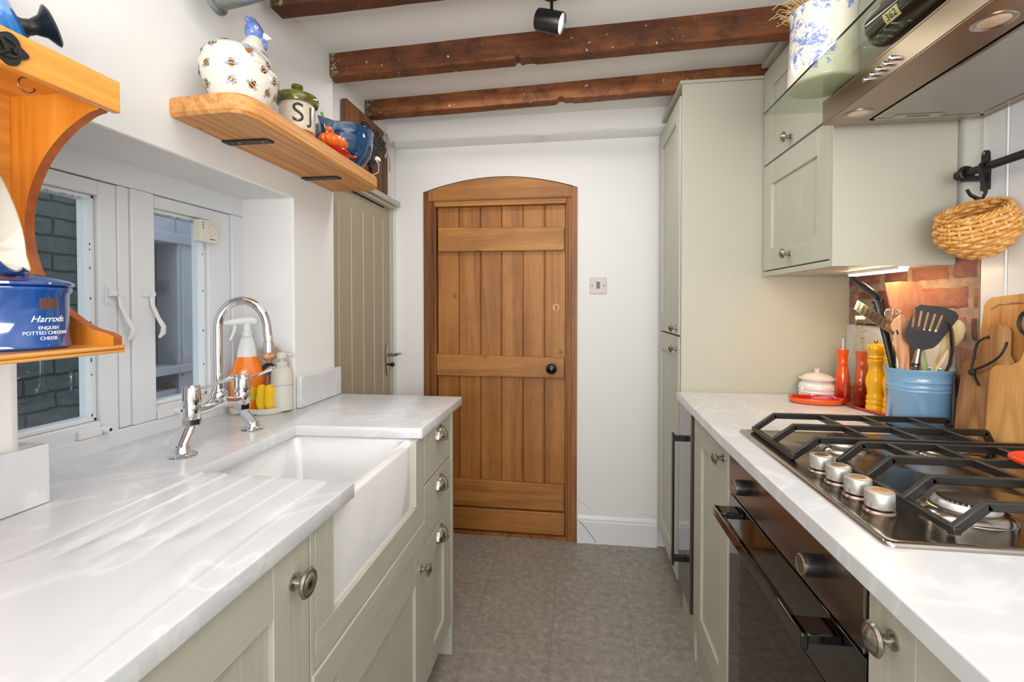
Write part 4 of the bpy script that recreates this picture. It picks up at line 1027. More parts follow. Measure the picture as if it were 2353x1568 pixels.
b.prism(pl, 'YZ', -.700, -.697); b.tube([(-.697, .503 + .016 * math.cos(2 * PI * k / 20), 1.578 + .011 * math.sin(2 * PI * k / 20)) for k in range(20)], .002, closed=True, n=6)
b.cyl((-.697, .514, 1.578), (-.694, .514, 1.578), .004, n=12); b.tube([(-.696, .49, 1.59), (-.695, .50, 1.584), (-.695, .505, 1.574), (-.696, .495, 1.566)], .0025, n=6); b.obj('iron_mount', 'black_metal', t)
for hy in (.570, .30):
    b = B(); c0 = Vector((-.755, hy, 1.586)); pts = [c0, c0 + Vector((0, 0, -.012))]
    for k in range(13):
        a = math.radians(90 + 300 * k / 12 * .9); pts.append(c0 + Vector((0, -.011 * math.cos(math.radians(70)) * 0 + .010 * math.cos(a), -.022 + .010 * math.sin(a))))
    b.tube(pts, .0013, n=8); b.obj('cup_hook', 'nickel', t)
# lidded blue pot
PP = (-.780, .568, 1.1995); KZ = 1.0
def kz(pr): return [(r, z * KZ) for r, z in pr]
t = thing('blue_lidded_pot', PP, 'cobalt blue lidded stoneware pot with white lettering on the rack bottom shelf', 'pot')
b = B(); b.lathe(kz([(.056, 0), (.0595, .003), (.0595, .008), (.0575, .014), (.0575, .076), (.061, .081), (.061, .085), (.058, .087), (.056, .088)]), c=PP, n=64); b.obj('pot_body', 'blue_cer', t)
b = B(); b.lathe(kz([(.0615, .0875), (.0635, .089), (.0635, .092), (.058, .095), (.038, .101), (.022, .105), (.014, .107), (.011, .110), (.016, .116), (.0155, .122), (.008, .126), (1e-6, .127)]), c=PP, n=64); b.obj('pot_lid', 'blue_cer', t)
AN = math.radians(0)
b = B()
for txt, sz, z, sh in (('Harrods', .0125, .0415, .35), ('ENGLISH', .0066, .0295, 0), ('POTTED CHEDDAR', .0066, .0225, 0), ('CHEESE', .0066, .0150, 0)):
    v, f = text_geo(txt, sz, .0003, on_cyl(PP, .0577, AN, PP[2] + z), shear=sh); b.add(v, f)
v, f = text_geo('CHEDDAR', .0066, .0003, on_cyl(PP, .0577, math.radians(-68), PP[2] + .0225)); b.add(v, f)
b.obj('white_lettering', 'white', t, flat=True)
b = B(); F_ = on_cyl(PP, .0578, AN, PP[2] + .0625)
for k in range(7):
    hh = (.0075, .0085, .008, .0105, .008, .0085, .0075)[k]; x0 = -.0115 + k * .0033
    q = [F_(Vector((x, y, .0002))) for x, y in ((x0, -.0075), (x0 + .0028, -.0075), (x0 + .0028, hh), (x0, hh))]; b.add(q, [(0, 1, 2, 3)])
b.obj('printed_crest', 'bronze', t, flat=True)
# hanging jug-bowl
JG = Vector((-.712, .496, 1.379)); ax = Vector((.754, .59, .22)).normalized()
t = thing('hanging_blue_jug', JG, 'cobalt blue bowl shaped jug with cream inside, tilted, hanging in the rack', 'jug')
T = frame(JG, ax, (0, .2, -1))
prof = [(1e-6, -.085), (.035, -.083), (.060, -.065), (.074, -.035), (.080, 0.0), (.080, .003), (.0775, .003)]
def spout(prof_, mi, nm, mat):
    b = B(); n = 72; v = []
    for r, z in prof_:
        for k in range(n):
            a = 2 * PI * k / n; sp = max(0, 1 - abs(((a - math.radians(28) + PI) % (2 * PI)) - PI) / .22); rr = r + .016 * sp * max(0, (z + .03) / .03) * (r > .03)
            v.append((rr * math.cos(a), rr * math.sin(a), z))
    f = []
    for i in range(len(prof_) - 1):
        for k in range(n): f.append((i * n + k, i * n + (k + 1) % n, (i + 1) * n + (k + 1) % n, (i + 1) * n + k))
    b.add(v, f, 0, T); return b.obj(nm, mat, t, angle=70)
spout(prof, 0, 'jug_outside', 'blue_cer'); spout([(.0785, .0034), (.0768, .002), (.070, -.034), (.055, -.060), (.03, -.074), (1e-6, -.076)], 0, 'jug_inside', 'cream_cer')
# casserole lid on top of rack
LC = Vector((-.850, .612, 1.592)); ax = Vector((.60, .68, .38)).normalized()
t = thing('casserole_lid', LC, 'bright blue ribbed casserole lid with black knob on top of the rack', 'lid')
T = frame(LC + Vector((0, 0, .082)), ax)
b = B(); b.lathe([(1e-6, -.018), (.080, -.018), (.084, -.014), (.086, -.010), (.084, -.006), (.086, -.002), (.084, .002), (.086, .006), (.083, .012), (.070, .017), (.02, .021), (1e-6, .021)], n=72, T=T); b.obj('lid_disc', 'blue_enam', t)
b = B(); b.lathe([(.016, .020), (.012, .026), (.011, .034), (.016, .046), (.028, .055), (.0295, .058), (.025, .061), (1e-6, .062)], n=36, T=T); b.obj('lid_knob', 'black_plastic', t)
b = B(); b.lathe([(.086, -.018), (.087, -.020), (.085, -.022), (.05, -.022)], n=72, T=T); b.obj('lid_rim', 'black_plastic', t)

# ------------------------------------------------------------------ galvanised lamp, spotlight, light switch
t = thing('galvanised_wall_lamp', (-.83, 1.06, 2.04), 'galvanised metal lamp shade high on the left wall', 'lamp')
T = frame((-.905, 1.085, 2.030), (.95, .12, .22))
b = B(); b.lathe([(.030, .0), (.048, .004), (.050, .010), (.048, .016), (.040, .020), (.040, .17), (.043, .175), (.043, .18), (.038, .18), (.036, .03)], n=48, T=T); b.obj('shade', 'galv', t)
b = B(); b.cyl((XL + .001, 1.08, 2.06), (-.90, 1.085, 2.035), .012); b.obj('wall_arm', 'galv', t)
t = thing('ceiling_spotlight', (-.085, 1.50, 2.20), 'black cylindrical ceiling spotlight with glowing white lens between the first two beams', 'spotlight')
ax = Vector((.80, -.16, -.30)).normalized(); c0 = Vector((-.118, 1.508, 2.152)); T = frame(c0 - ax * .012, ax)
b = B(); b.lathe([(.022, 0), (.0305, .004), (.032, .010), (.032, .086), (.0305, .088), (.0285, .084), (.028, .072), (1e-6, .071)], n=40, T=T); b.obj('lamp_barrel', 'black_plastic', t)
b = B(); b.lathe([(.0272, .0785), (.015, .081), (1e-6, .082)], n=40, T=T); b.obj('lamp_lens', 'lamp_on', t)
b = B(); b.cyl((-.082, 1.51, ZC), (-.082, 1.51, 2.168), .005, n=12); b.ell((-.082, 1.51, 2.172), (.009, .009, .009)); b.obj('stem', 'black_plastic', t)
b = B(); b.cyl((-.082, 1.51, ZC - .006), (-.082, 1.51, ZC + .006), .030, n=32); b.obj('ceiling_plate', 'black_plastic', t)
l = bpy.data.lights.new('spot_beam', 'SPOT'); l.energy = 4; l.spot_size = math.radians(95); l.spot_blend = .8; l.shadow_soft_size = .025; l.color = (1, .98, .95)
lo = bpy.data.objects.new('spot_beam', l); lo.matrix_world = frame(c0 + ax * .082, -ax); C.objects.link(lo)
t = thing('light_switch', (.107, 2.56, 1.364), 'square brushed steel rocker light switch right of the pine door', 'switch')
B().prism(rrect(.064, .151, 1.321, 1.407, .005), 'XZ', 2.5555, 2.561).obj('switch_plate', plain('satin_chrome', (176, 168, 162), .45, .3), t, bevel=.0015)
b = B(); b.box(.0985, .1165, 2.553, 2.556, 1.348, 1.383, 0); b.box(.101, .114, 2.5515, 2.554, 1.351, 1.366, 1); b.box(.101, .114, 2.5505, 2.554, 1.367, 1.380, 1); b.obj('rocker', ['ink', plain('dark_rocker', (88, 82, 76), .35)], t)
for x in (.0765, .1385): b = B(); b.cyl((x, 2.557, 1.364), (x, 2.5548, 1.364), .0038, n=14); b.obj('screw', 'ink', t)

# ------------------------------------------------------------------ right wall: brick patch, marble splash, white boarding
b = B(); b.box(1.041, 1.06, 1.405, 2.01, .905, 1.42, 0)
tones = [0] * len(b.v)
rngb = random.Random(5)
TON = [(146, 92, 82), (158, 102, 90), (126, 78, 72), (176, 128, 112), (112, 72, 68), (166, 108, 86)]
tone_cols = [(.4, .3, .25)] * len(b.v)
def brick(y0, y1, z0, z1, tone):
    ny, nz = max(4, int((y1 - y0) / .008)), max(4, int((z1 - z0) / .008)); rows = []
    for i in range(ny + 1):
        row = []
        for j in range(nz + 1):
            u, w_ = i / ny, j / nz; y = y0 + (y1 - y0) * u; z = z0 + (z1 - z0) * w_
            edge = min(u * (y1 - y0), (1 - u) * (y1 - y0), w_ * (z1 - z0), (1 - w_) * (z1 - z0))
            x = 1.036 + .008 * math.exp(-edge / .004) + .005 * noise.noise(Vector((y * 22, z * 22, 3))) + .002 * noise.noise(Vector((y * 90, z * 90, 1)))
            if edge < 1e-6: x = 1.048
            y += .006 * noise.noise(Vector((y * 30, z * 30, 9))); z += .005 * noise.noise(Vector((y * 30, z * 30, 14)))
            row.append((x, y, z))
        rows.append(row)
    k = len(b.v); b.sheet(rows, 1); tone_cols.extend([tone] * (len(b.v) - k))
zc0 = .912; H_ = .0835
for c_ in range(6):
    z0, z1 = zc0 + c_ * H_, zc0 + c_ * H_ + .070
    if c_ < 3: spans = [(1.408, 1.470 + (.012 if c_ % 2 else 0))]
    elif c_ == 3: spans = [(1.408, 1.432), (1.444, 1.50)]
    elif c_ == 4: spans = [(1.408, 1.424), (1.436, 1.615), (1.63, 1.84), (1.855, 1.935), (1.945, 2.005)]
    else: spans = [(1.408, 1.495), (1.507, 1.665), (1.68, 1.80), (1.815, 1.95), (1.962, 2.005)]
    for y0, y1 in spans: brick(y0, y1, z0, z1, lin(rngb.choice(TON))[:3])
o = b.obj('wall_brick', ['mortar', 'brick'], angle=70)
ca = o.data.color_attributes.new('tone', 'FLOAT_COLOR', 'POINT')
for i, c_ in enumerate(tone_cols[:len(o.data.vertices)]): ca.data[i].color = (c_[0], c_[1], c_[2], 1)
tag(o, **S_)
b = B(); b.box(1.030, 1.052, 1.485, 2.008, .911, 1.188); tag(b.obj('trim_splashback', 'marble', bevel=.002), **S_)
b = B(); ys = [1.403, 1.325, 1.215, 1.105, .995, .885, .775, .665, .555, .445, .335]
for i in range(len(ys) - 1): b.box(1.040, 1.055, ys[i + 1] + .001, ys[i] - .001, .911, ZC + .005)
for y in ys[1:]: b.tube([(1.0400, y + .004, .912), (1.0400, y + .004, ZC)], .0022, n=6)
tag(b.obj('wall_boarding', 'gloss_white', bevel=.0015), **S_)

# ------------------------------------------------------------------ tall cabinet
XD = .410
t = thing('tall_cabinet', (.73, 2.27, 0), 'full height sage green larder cabinet in the far right corner with two stacked doors', 'cabinet')
B().box(XD + .022, 1.045, 2.030, 2.535, .10, 2.14).obj('body', 'sage', t); B().box(.47, 1.04, 2.03, 2.53, 0, .10).obj('plinth', 'sage', t)
B().box(XD + .006, 1.046, 2.011, 2.0295, .90, 2.148).obj('side_panel', 'sage', t, bevel=.001)
B().box(XD - .004, 1.046, 2.006, 2.538, 2.149, 2.161).obj('cornice', 'sage', t, bevel=.0015)
for z0, z1, kz in ((1.138, 2.110, 1.165), (.125, 1.130, 1.078)):
    dr = shaker(t, XD, -1, 2.033, 2.515, z0, z1, .075, .080); knob(dr, XD, 2.078, kz, -1)
# ------------------------------------------------------------------ wall cabinet
XW = .722
t = thing('wall_cabinet', (.89, 1.74, 1.372), 'sage green wall cabinet with a lower and an upper framed door beside the hood', 'cabinet')
B().box(XW + .021, 1.038, 1.500, 2.004, 1.372, 2.185).obj('body', 'sage', t)
B().box(XW - .001, 1.038, 1.482, 1.4995, 1.372, 2.195).obj('side_panel', 'sage', t, bevel=.001)
B().box(XW - .001, XW + .020, 1.4995, 2.004, 1.372, 1.390).obj('light_pelmet', 'sageH', t, bevel=.001)
for z0, z1, kz in ((1.3945, 1.797, 1.438), (1.805, 2.165, 1.838)):
    dr = shaker(t, XW, -1, 1.502, 2.003, z0, z1, .078, .080); knob(dr, XW, 1.765, kz, -1)
B().box(XW - .012, 1.046, 1.478, 2.004, 2.186, 2.200).obj('cornice', 'sage', t, bevel=.0015)
t = thing('cabinet_strip_light', (.91, 1.61, 1.366), 'warm glowing strip light fixed under the wall cabinet', 'light')
b = B(); b.box(.895, .925, 1.485, 1.745, 1.362, 1.3725); b.obj('strip_body', 'white', t, bevel=.002)
b = B(); b.box(.897, .923, 1.490, 1.740, 1.357, 1.3625); b.obj('strip_diffuser', 'strip_on', t, bevel=.002)
t = thing('wall_socket', (1.03, 1.85, 1.235), 'brushed metal double socket on the brick behind the utensils', 'socket')
b = B(); b.prism(rrect(1.785, 1.930, 1.195, 1.283, .004), 'YZ', 1.0200, 1.026); b.obj('socket_plate', 'socket', t, bevel=.001)
b = B()
for yy in (1.82, 1.895):
    for dy, dz, hy, hz in ((0, .014, .0022, .005), (-.011, -.006, .004, .0025), (.011, -.006, .004, .0025)): b.box(1.0195, 1.0203, yy + dy - hy, yy + dy + hy, 1.237 + dz - hz, 1.237 + dz + hz)
    b.box(1.0175, 1.0203, yy - .006, yy + .006, 1.266, 1.276)
b.box(1.026, 1.040, 1.79, 1.925, 1.20, 1.28)
b.obj('pin_holes', 'ink', t)

# ------------------------------------------------------------------ right worktop and base units
t = thing('worktop', (.72, .9, .872), 'pale grey swirled worktop under the gas hob along the right side', 'worktop')
b = B(); b.prism([(.383, -.20), (1.039, -.20), (1.039, 2.008), (.399, 2.008), (.384, 1.35)], 'XY', .879, .91); b.obj('slab', 'marble', t, bevel=.003, segs=3)
t = thing('wine_cooler', (.6, 1.89, .14), 'slim built-in appliance with black glass door and long black bar handle', 'appliance')
B().box(.43, .98, 1.80, 2.00, .145, .873).obj('body', 'black_plastic', t)
b = B(); b.box(.408, .429, 1.806, 2.000, .150, .870); dr = b.obj('door', 'black_gloss', t, bevel=.002)
b = B(); b.box(.4065, .431, 1.793, 1.806, .135, .872); b.obj('door_trim', 'steel', dr, bevel=.001)
b = B(); b.box(.358, .366, 1.868, 1.892, .270, .775); b.box(.362, .408, 1.870, 1.890, .745, .765); b.box(.362, .408, 1.870, 1.890, .285, .305); b.obj('bar_handle', 'black_plastic', dr, bevel=.0015)
B().box(.425, .445, 1.815, 2.00, 0, .135).obj('plinth', 'sage', t)
t = thing('narrow_base_cabinet', (.7, 1.55, 0), 'narrow sage green base cabinet with one framed door between slim appliance and oven', 'cabinet')
B().box(XD + .022, 1.03, 1.375, 1.735, .10, 0.878).obj('body', 'sage', t); B().box(XD + .01, XD + .03, 1.375, 1.735, 0.0, .095).obj('plinth', 'sage', t)
B().box(.413, 1.03, 1.742, 1.768, 0, 0.878).obj('end_panel', 'sageV', t, bevel=.001)
dr = shaker(t, XD, -1, 1.372, 1.735, .12, .873, .075, .085); knob(dr, XD, 1.415, .828, -1, 1.05)
t = thing('oven', (.7, 1.05, .13), 'built-in single oven with brown-grey steel control panel, dark glass door and black handle', 'oven')
B().box(.432, .98, .755, 1.350, .14, .874).obj('body', 'black_plastic', t)
b = B(); b.box(.411, .431, .744, 1.362, .757, .876); b.obj('control_panel', 'steel', t, bevel=.0015)
for y in (1.222, .872):
    b = B(); T = frame((.411, y, .816), (-1, 0, 0)); b.lathe([(.018, 0), (.019, .004), (.0185, .024), (.0175, .028)], n=36, T=T); b.lathe([(.0175, .0275), (.0178, .031), (.016, .033), (.015, .032), (1e-6, .0322)], n=36, mi=1, T=T)
    b.obj('oven_knob', ['black_plastic', 'nickel'], t)
b = B(); b.box(.412, .431, .744, 1.362, .145, .750); dr = b.obj('oven_door', 'black_gloss', t, bevel=.002)
b = B(); b.prism(rrect(.83, 1.275, .24, .63, .02), 'YZ', .4112, .4125); b.obj('door_window', plain('smoked_window', (22, 20, 18), .03), dr)
b = B(); b.box(.350, .362, .800, 1.295, .716, .742); b.box(.352, .412, .802, .850, .726, .742); b.box(.352, .412, 1.247, 1.293, .726, .742); b.obj('oven_handle', 'black_gloss', dr, bevel=.0025)
b = B(); b.box(.4105, .4118, .744, .747, .757, .876); b.obj('panel_edge', 'chrome', t)
t = thing('base_cabinet', (.7, .44, 0), 'sage green base cabinet at the near right, large round knob beside the oven', 'cabinet')
B().box(XD + .022, 1.03, .140, .735, .10, 0.878).obj('body', 'sage', t); B().box(.47, 1.03, .14, .735, 0, .10).obj('plinth', 'sage', t)
dr = shaker(t, XD, -1, .142, .733, .12, .873, .095, .085); knob(dr, XD, .680, .822, -1, 1.15)

# ------------------------------------------------------------------ gas hob
t = thing('gas_hob', (.71, 1.07, .91), 'stainless steel gas hob with black cast iron grates and four silver knobs', 'hob')
b = B(); sh = rrect(.443, .985, .752, 1.397, .012, 4); n = len(sh); c_ = (.714, 1.0745)
def sc(k, z): return [(c_[0] + (x - c_[0]) * (1 - k / .27), c_[1] + (y - c_[1]) * (1 - k / .32), z) for x, y in sh]
Ls = [sc(0, .9102), sc(0, .9135), sc(.002, .9165), sc(.010, .9175), sc(.016, .9150)]
v = [p for l in Ls for p in l]; f = [tuple(range(n - 1, -1, -1)), tuple(4 * n + k for k in range(n))]
for i in range(4):
    for k in range(n): f.append((i * n + k, i * n + (k + 1) % n, (i + 1) * n + (k + 1) % n, (i + 1) * n + k))
b.add(v, f); b.obj('hob_plate', 'steel_hob', t, angle=50)
for k, y in enumerate((1.066, 1.000, .935, .872)):
    b = B(); c0 = (.502, y, 0); b.lathe([(.0235, .9148), (.024, .917), (.021, .920), (.018, .920)], c=c0, n=36, mi=1); b.lathe([(.017, .920), (.017, .9235)], c=c0, n=36, mi=2); b.lathe([(.0205, .9235), (.0215, .925), (.0212, .9485), (.020, .950), (.0185, .9505)], c=c0, n=40); b.lathe([(.0185, .9504), (1e-6, .9507)], c=c0, n=40, mi=1)
    b.obj('hob_knob', ['alu', 'steel', 'black_plastic'], t)
for bx, by, s in ((.635, 1.245, .9), (.640, .885, 1.0), (.850, 1.245, 1.1), (.862, .885, .75)):
    b = B(); c0 = (bx, by, 0)
    b.lathe([(.064 * s, .9149), (.063 * s, .917), (.056 * s, .922), (.050 * s, .925), (.046 * s, .925)], c=c0, n=56); bb = b.obj('burner_bowl', 'steel_hob', t)
    b = B(); b.lathe([(.043 * s, .925), (.045 * s, .928), (.041 * s, .936), (.038 * s, .938)], c=c0, n=56)
    for k in range(36):
        a = 2 * PI * k / 36; b.box(-.0012, .0012, -.004, .002, .9355, .9405, T=Matrix.Translation((bx, by, 0)) @ rotm('Z', math.degrees(a)) @ Matrix.Translation((0, .037 * s, 0)))
    b.obj('burner_crown', 'alu', bb)
    b = B(); b.lathe([(.036 * s, .9395), (.0385 * s, .9405), (.0385 * s, .944), (.036 * s, .9455), (1e-6, .946)], c=c0, n=56); b.obj('burner_cap', plain('brown_black_cap', (58, 48, 42), .4), bb)
def bar(b, p, q, w=.0052, h=.0075):
    p, q = Vector(p), Vector(q); d = (q - p).normalized(); s = d.cross(Vector((0, 0, 1))); s.normalize(); u = s.cross(d)
    m = Matrix((d, s, u)).transposed().to_4x4(); m.translation = p; L = (q - p).length
    b.box(-w * .6, L + w * .6, -w, w, -h, h, 0, m)
def grate(y_list, xl, foot_x, foot_y0, foot_y1, xr, crosses, diag=None):
    b = B(); ZT = .962
    for y in y_list:
        bar(b, (xl, y, ZT), (xr, y, ZT)); bar(b, (foot_x, y, .924), (xl, y, ZT)); bar(b, (xr, y, ZT), (xr + .014, y, .930), .0052, .007)
        b.box(xr + .006, xr + .020, y - .006, y + .006, .9152, .936)
    b.box(foot_x - .006, foot_x + .006, foot_y0, foot_y1, .9175, .929)
    for y in (foot_y0 + .012, foot_y1 - .012): b.cyl((foot_x, y, .9152), (foot_x, y, .919), .006, n=10)
    for x0, y0, x1, y1 in crosses: bar(b, (x0, y0, ZT - .001), (x1, y1, ZT - .001))
    b.obj('pan_grate', 'enamel_black', t, bevel=.0018, segs=2)
ya = (1.372, 1.253, 1.137)
grate(ya, .528, .478, 1.130, 1.380, .945, [(.640, 1.372, .640, 1.137), (.745, 1.372, .745, 1.137), (.855, 1.372, .855, 1.137)])
grate((1.110, 1.012, .906, .795), .603, .560, .788, 1.117, .945, [(.650, 1.110, .650, 1.012), (.745, 1.110, .745, .795), (.855, 1.110, .855, .795)])
t = thing('silicone_trivet', (.83, .985, .970), 'orange-red silicone ring resting on the hob grate at the right frame edge', 'trivet')
b = B(); b.lathe([(.052, .9705), (.056, .974), (.055, .980), (.050, .982), (.047, .979), (.043, .9745), (.022, .9735), (.018, .979), (.014, .979), (.014, .9705)], c=(.850, .985, 0), n=56, closed=True); b.obj('ring', 'tomato', t, angle=70)

# ------------------------------------------------------------------ worktop corner: crock and utensils
CC = (.957, 1.497)
t = thing('navy_dish', (.955, 1.49, .911), 'dark navy enamel dish with a side tab under the pale blue crock', 'dish')
b = B(); T = Matrix.Translation((.945, 1.492, .911)); b.lathe([(1e-6, .0), (.070, .0), (.082, .005), (.0835, .008), (.080, .0085), (.070, .005), (1e-6, .005)], n=56, T=T)
b.tube([(.872, 1.535, .918), (.855, 1.56, .921), (.838, 1.585, .922)], [.016, .014, .010], n=14, flat=.3, up=(0, 0, 1)); b.obj('dish_body', 'navy', t, angle=60)
t = thing('utensil_crock', (CC[0], CC[1], .9165), 'large pale blue ribbed stoneware crock full of cooking utensils', 'crock')
b = B(); z0 = .9165
b.lathe([(.068, z0), (.0715, z0 + .004), (.0725, 1.020), (.0745, 1.0225), (.0725, 1.026), (.0727, 1.030), (.0747, 1.0325), (.0727, 1.036), (.073, 1.046), (.075, 1.0485), (.0732, 1.052), (.075, 1.072), (.080, 1.081), (.0795, 1.0835), (.076, 1.083), (.0705, 1.074), (.0685, 1.05), (.067, z0 + .02), (.05, z0 + .008), (1e-6, z0 + .008)], c=(CC[0], CC[1], 0), n=80); b.obj('crock_body', 'crock', t, angle=60)
v, f = text_geo('LE CREUSET', .0165, .0010, on_cyl((CC[0], CC[1], 0), .0728, math.radians(-186), 1.0410), spacing=1.15)
b = B(); b.add(v, f); b.obj('embossed_lettering', plain('pale_emboss', (160, 192, 214), .2, coat=.5), t, flat=True)
def slab_uten(name, label, cat, pts, th, mat, tilt_y=0.0, holes=None, y=1.5, curve=0.0, extra=None, ymap=None):
    """flat tool head outlined in X/Z, given depth y by a lean"""
    t = thing(name, (CC[0], CC[1], 1.0), label, cat); b = B()
    yy = ymap or (lambda x, z: y)
    n = len(pts); v = []; f = []
    b.prism(pts, 'XZ', -th / 2, th / 2); b.v = [Vector((p.x, yy(p.x, p.z) + p.y, p.z)) for p in b.v]
    return t, b
# black slotted turner
t = thing('slotted_turner', (.92, 1.44, 1.0), 'black slotted nylon turner with grey steel handle at the front of the crock', 'utensil')
def Y1(x, z): return 1.452 + (1.10 - z) * .02
hd = [(.868, 1.178), (.878, 1.160), (.897, 1.143), (.901, 1.130), (.909, 1.130), (.914, 1.139), (.940, 1.146), (.952, 1.157), (.975, 1.190), (.996, 1.222), (.999, 1.232), (.990, 1.244), (.960, 1.256), (.905, 1.262), (.895, 1.255), (.884, 1.225), (.872, 1.195)]
hd = [(x * 1.0246, 1.26 + (z - 1.26) * 1.0246) for x, z in hd]
# outline with slots: build as strips between slots
b = B(); ny = 60
slots = []
for k in range(5):
    s0 = Vector((.915 + k * .0169, 1.247 - k * .0042)); s1 = s0 + Vector((-.004 + -.0025 * k, -.048 + .002 * k)); slots.append((s0, s1))
b = B(); cdt_plate(hd, slots, .0034, Y1, .003, b); b.obj('turner_head', 'rubber', t, bevel=.0006)
b = B(); b.cyl((.928, 1.4515, 1.140), (.921, 1.452, 1.092), .0075, .0095, n=20); b.cyl((.921, 1.452, 1.092), (.925, 1.47, .97), .0095, .008, n=20); b.obj('turner_handle', 'nickel', t)
b = B(); b.cyl((.9215, 1.452, 1.101), (.9210, 1.452, 1.094), .0102, n=20); b.obj('handle_collar', 'black_plastic', t)
# wide wooden spatula (cherry) at the back
def simple(name, label, pts, mat, yf, th, handle=None, hmat=None, hr=.006, cat='utensil'):
    t = thing(name, (CC[0], CC[1], 1.0), label, cat); b = B(); cdt_plate([Vector(p) for p in pts], [], .001, yf, th, b)
    b.obj('head', mat, t, bevel=.0008)
    if handle:
        b = B(); b.tube(handle, hr, n=14); b.obj('handle', hmat or mat, t)
    return t
simple('wide_spatula', 'wide reddish wooden spatula with square top, tallest behind the black turner', [(.902, 1.262), (.894, 1.300), (.890, 1.326), (.925, 1.330), (.965, 1.328), (.978, 1.318), (.986, 1.290), (.988, 1.255), (.965, 1.232), (.945, 1.20), (.935, 1.19), (.925, 1.20)], 'uten2', lambda x, z: 1.545 - (x - .94) * .2, .006, [(.935, 1.545, 1.20), (.94, 1.53, 1.10), (.945, 1.51, .97)], 'uten2', .008)
simple('beech_spatula', 'straight pale wooden spatula with angled top left of the black turner', [(.861, 1.206), (.872, 1.222), (.885, 1.232), (.893, 1.233), (.902, 1.220), (.905, 1.20), (.906, 1.075), (.909, .985), (.893, .985), (.884, 1.075), (.866, 1.16)], 'uten', lambda x, z: 1.468 + (z - 1.08) * .05, .006)
t = thing('serving_spoon', (.86, 1.52, 1.0), 'black pointed serving spoon leaning left at the back of the crock', 'utensil')
b = B(); b.tube([(.793, 1.545, 1.345), (.802, 1.543, 1.335), (.822, 1.540, 1.318), (.842, 1.536, 1.300), (.858, 1.532, 1.284), (.862, 1.531, 1.276)], [.002, .011, .019, .021, .016, .010], n=16, flat=.4, up=(.6, 0, 1)); b.obj('spoon_bowl', 'black_plastic', t)
b = B(); b.tube([(.855, 1.531, 1.276), (.860, 1.530, 1.262), (.872, 1.52, 1.19), (.885, 1.51, 1.10), (.90, 1.50, .98)], [.010, .0115, .0115, .009, .006], n=12, flat=.5, up=(0, 1, 0)); b.obj('spoon_handle', 'black_plastic', t)
t = thing('fish_slice', (.85, 1.48, 1.0), 'steel slotted fish slice tilting out over the left of the crock', 'utensil')
b = B(); sp0, sp1 = Vector((.778, 1.490, 1.262)), Vector((.872, 1.475, 1.190)); dd = (sp1 - sp0).normalized(); nn = Vector((.42, .62, .66)).normalized(); nn = (nn - dd * nn.dot(dd)).normalized()
rows = []
for i in range(9):
    p = sp0 + (sp1 - sp0) * (i / 8); w_ = .023 if i > 0 else .021; rows.append([p - nn * w_, p, p + nn * w_])
b.sheet(rows, thick=.0015)
b.obj('slice_blade', 'nickel', t)
b = B(); nn2 = dd.cross(nn)
for k in range(7):
    for m_ in (-1,): p = sp0 + (sp1 - sp0) * (.08 + .11 * k); 
    for w_ in (-.014, -.005, .004, .013): c1 = p + nn * w_; b.tube([c1 - dd * .003 + nn2 * .001, c1 + dd * .003 + nn2 * .001], .0013, n=6); b.tube([c1 - dd * .003 - nn2 * .001, c1 + dd * .003 - nn2 * .001], .0013, n=6)
b.obj('slot_marks', 'ink', t)
b = B(); b.tube([(.872, 1.475, 1.190), (.877, 1.474, 1.180), (.870, 1.474, 1.155), (0.878, 1.473, 1.13), (.880, 1.472, 1.09), (.895, 1.47, .99)], [.010, .009, .005, .0045, .0045, .004], n=10, flat=.5, up=(0, 1, 0)); b.obj('slice_handle', 'nickel', t)
t = thing('balloon_whisk', (.90, 1.53, 1.0), 'small wire balloon whisk with black handle behind the wooden spatulas', 'whisk')
b = B(); c0 = Vector((.892, 1.520, 1.205))
for k in range(6):
    a = PI * k / 6; pts = []
    for j in range(17):
        q = -PI / 2 * 1.0 + 2 * PI * j / 16 * .999; q = PI * 2 * j / 16; r = .021 * math.sin(q / 2) ; s_ = 1 if j < 8 else -1
        th = PI * j / 16 * 2
        rr = .022 * math.sin(min(th, 2 * PI - th)) if False else .022 * abs(math.sin(th / 2)) * math.cos(th / 2)
        pts.append(c0 + Vector((math.cos(a) * rr * 1.9, math.sin(a) * rr * 1.9, .045 * math.sin(th / 2))))
    b.tube(pts, .0008, n=5)
b.obj('wires', 'chrome', t)
b = B(); b.tube([(.892, 1.520, 1.207), (.897, 1.518, 1.16), (.91, 1.51, 1.06), (.92, 1.50, .97)], .0065, n=12); b.obj('handle', 'black_plastic', t)
t = thing('wooden_spoon', (1.0, 1.50, 1.0), 'pale wooden spoon with oval head leaning right out of the crock', 'spoon')
b = B(); b.tube([(.965, 1.485, 1.00), (.985, 1.482, 1.08), (1.002, 1.478, 1.125), (1.010, 1.474, 1.143), (1.016, 1.470, 1.158), (1.022, 1.463, 1.180), (1.025, 1.458, 1.20), (1.026, 1.455, 1.212), (1.026, 1.453, 1.220)], [.005, .0055, .006, .012, .019, .024, .021, .014, .004], n=20, flat=.35, up=(-.5, -1, 0)); b.obj('spoon_body', 'spoonwood', t)
t = thing('soup_ladle', (1.0, 1.46, 1.0), 'steel ladle with curved dark handle at the right of the crock', 'ladle')
b = B(); b.tube([(.985, 1.450, 1.02), (.990, 1.446, 1.075), (1.000, 1.442, 1.10), (1.004, 1.440, 1.14), (1.001, 1.440, 1.18), (.996, 1.438, 1.208), (.985, 1.436, 1.214)], [.004, .0055, .008, .0085, .0075, .005, .004], n=12, flat=.45, up=(1, 0, 0)); b.obj('ladle_handle', plain('brown_steel', (92, 74, 62), .25, .7), t)
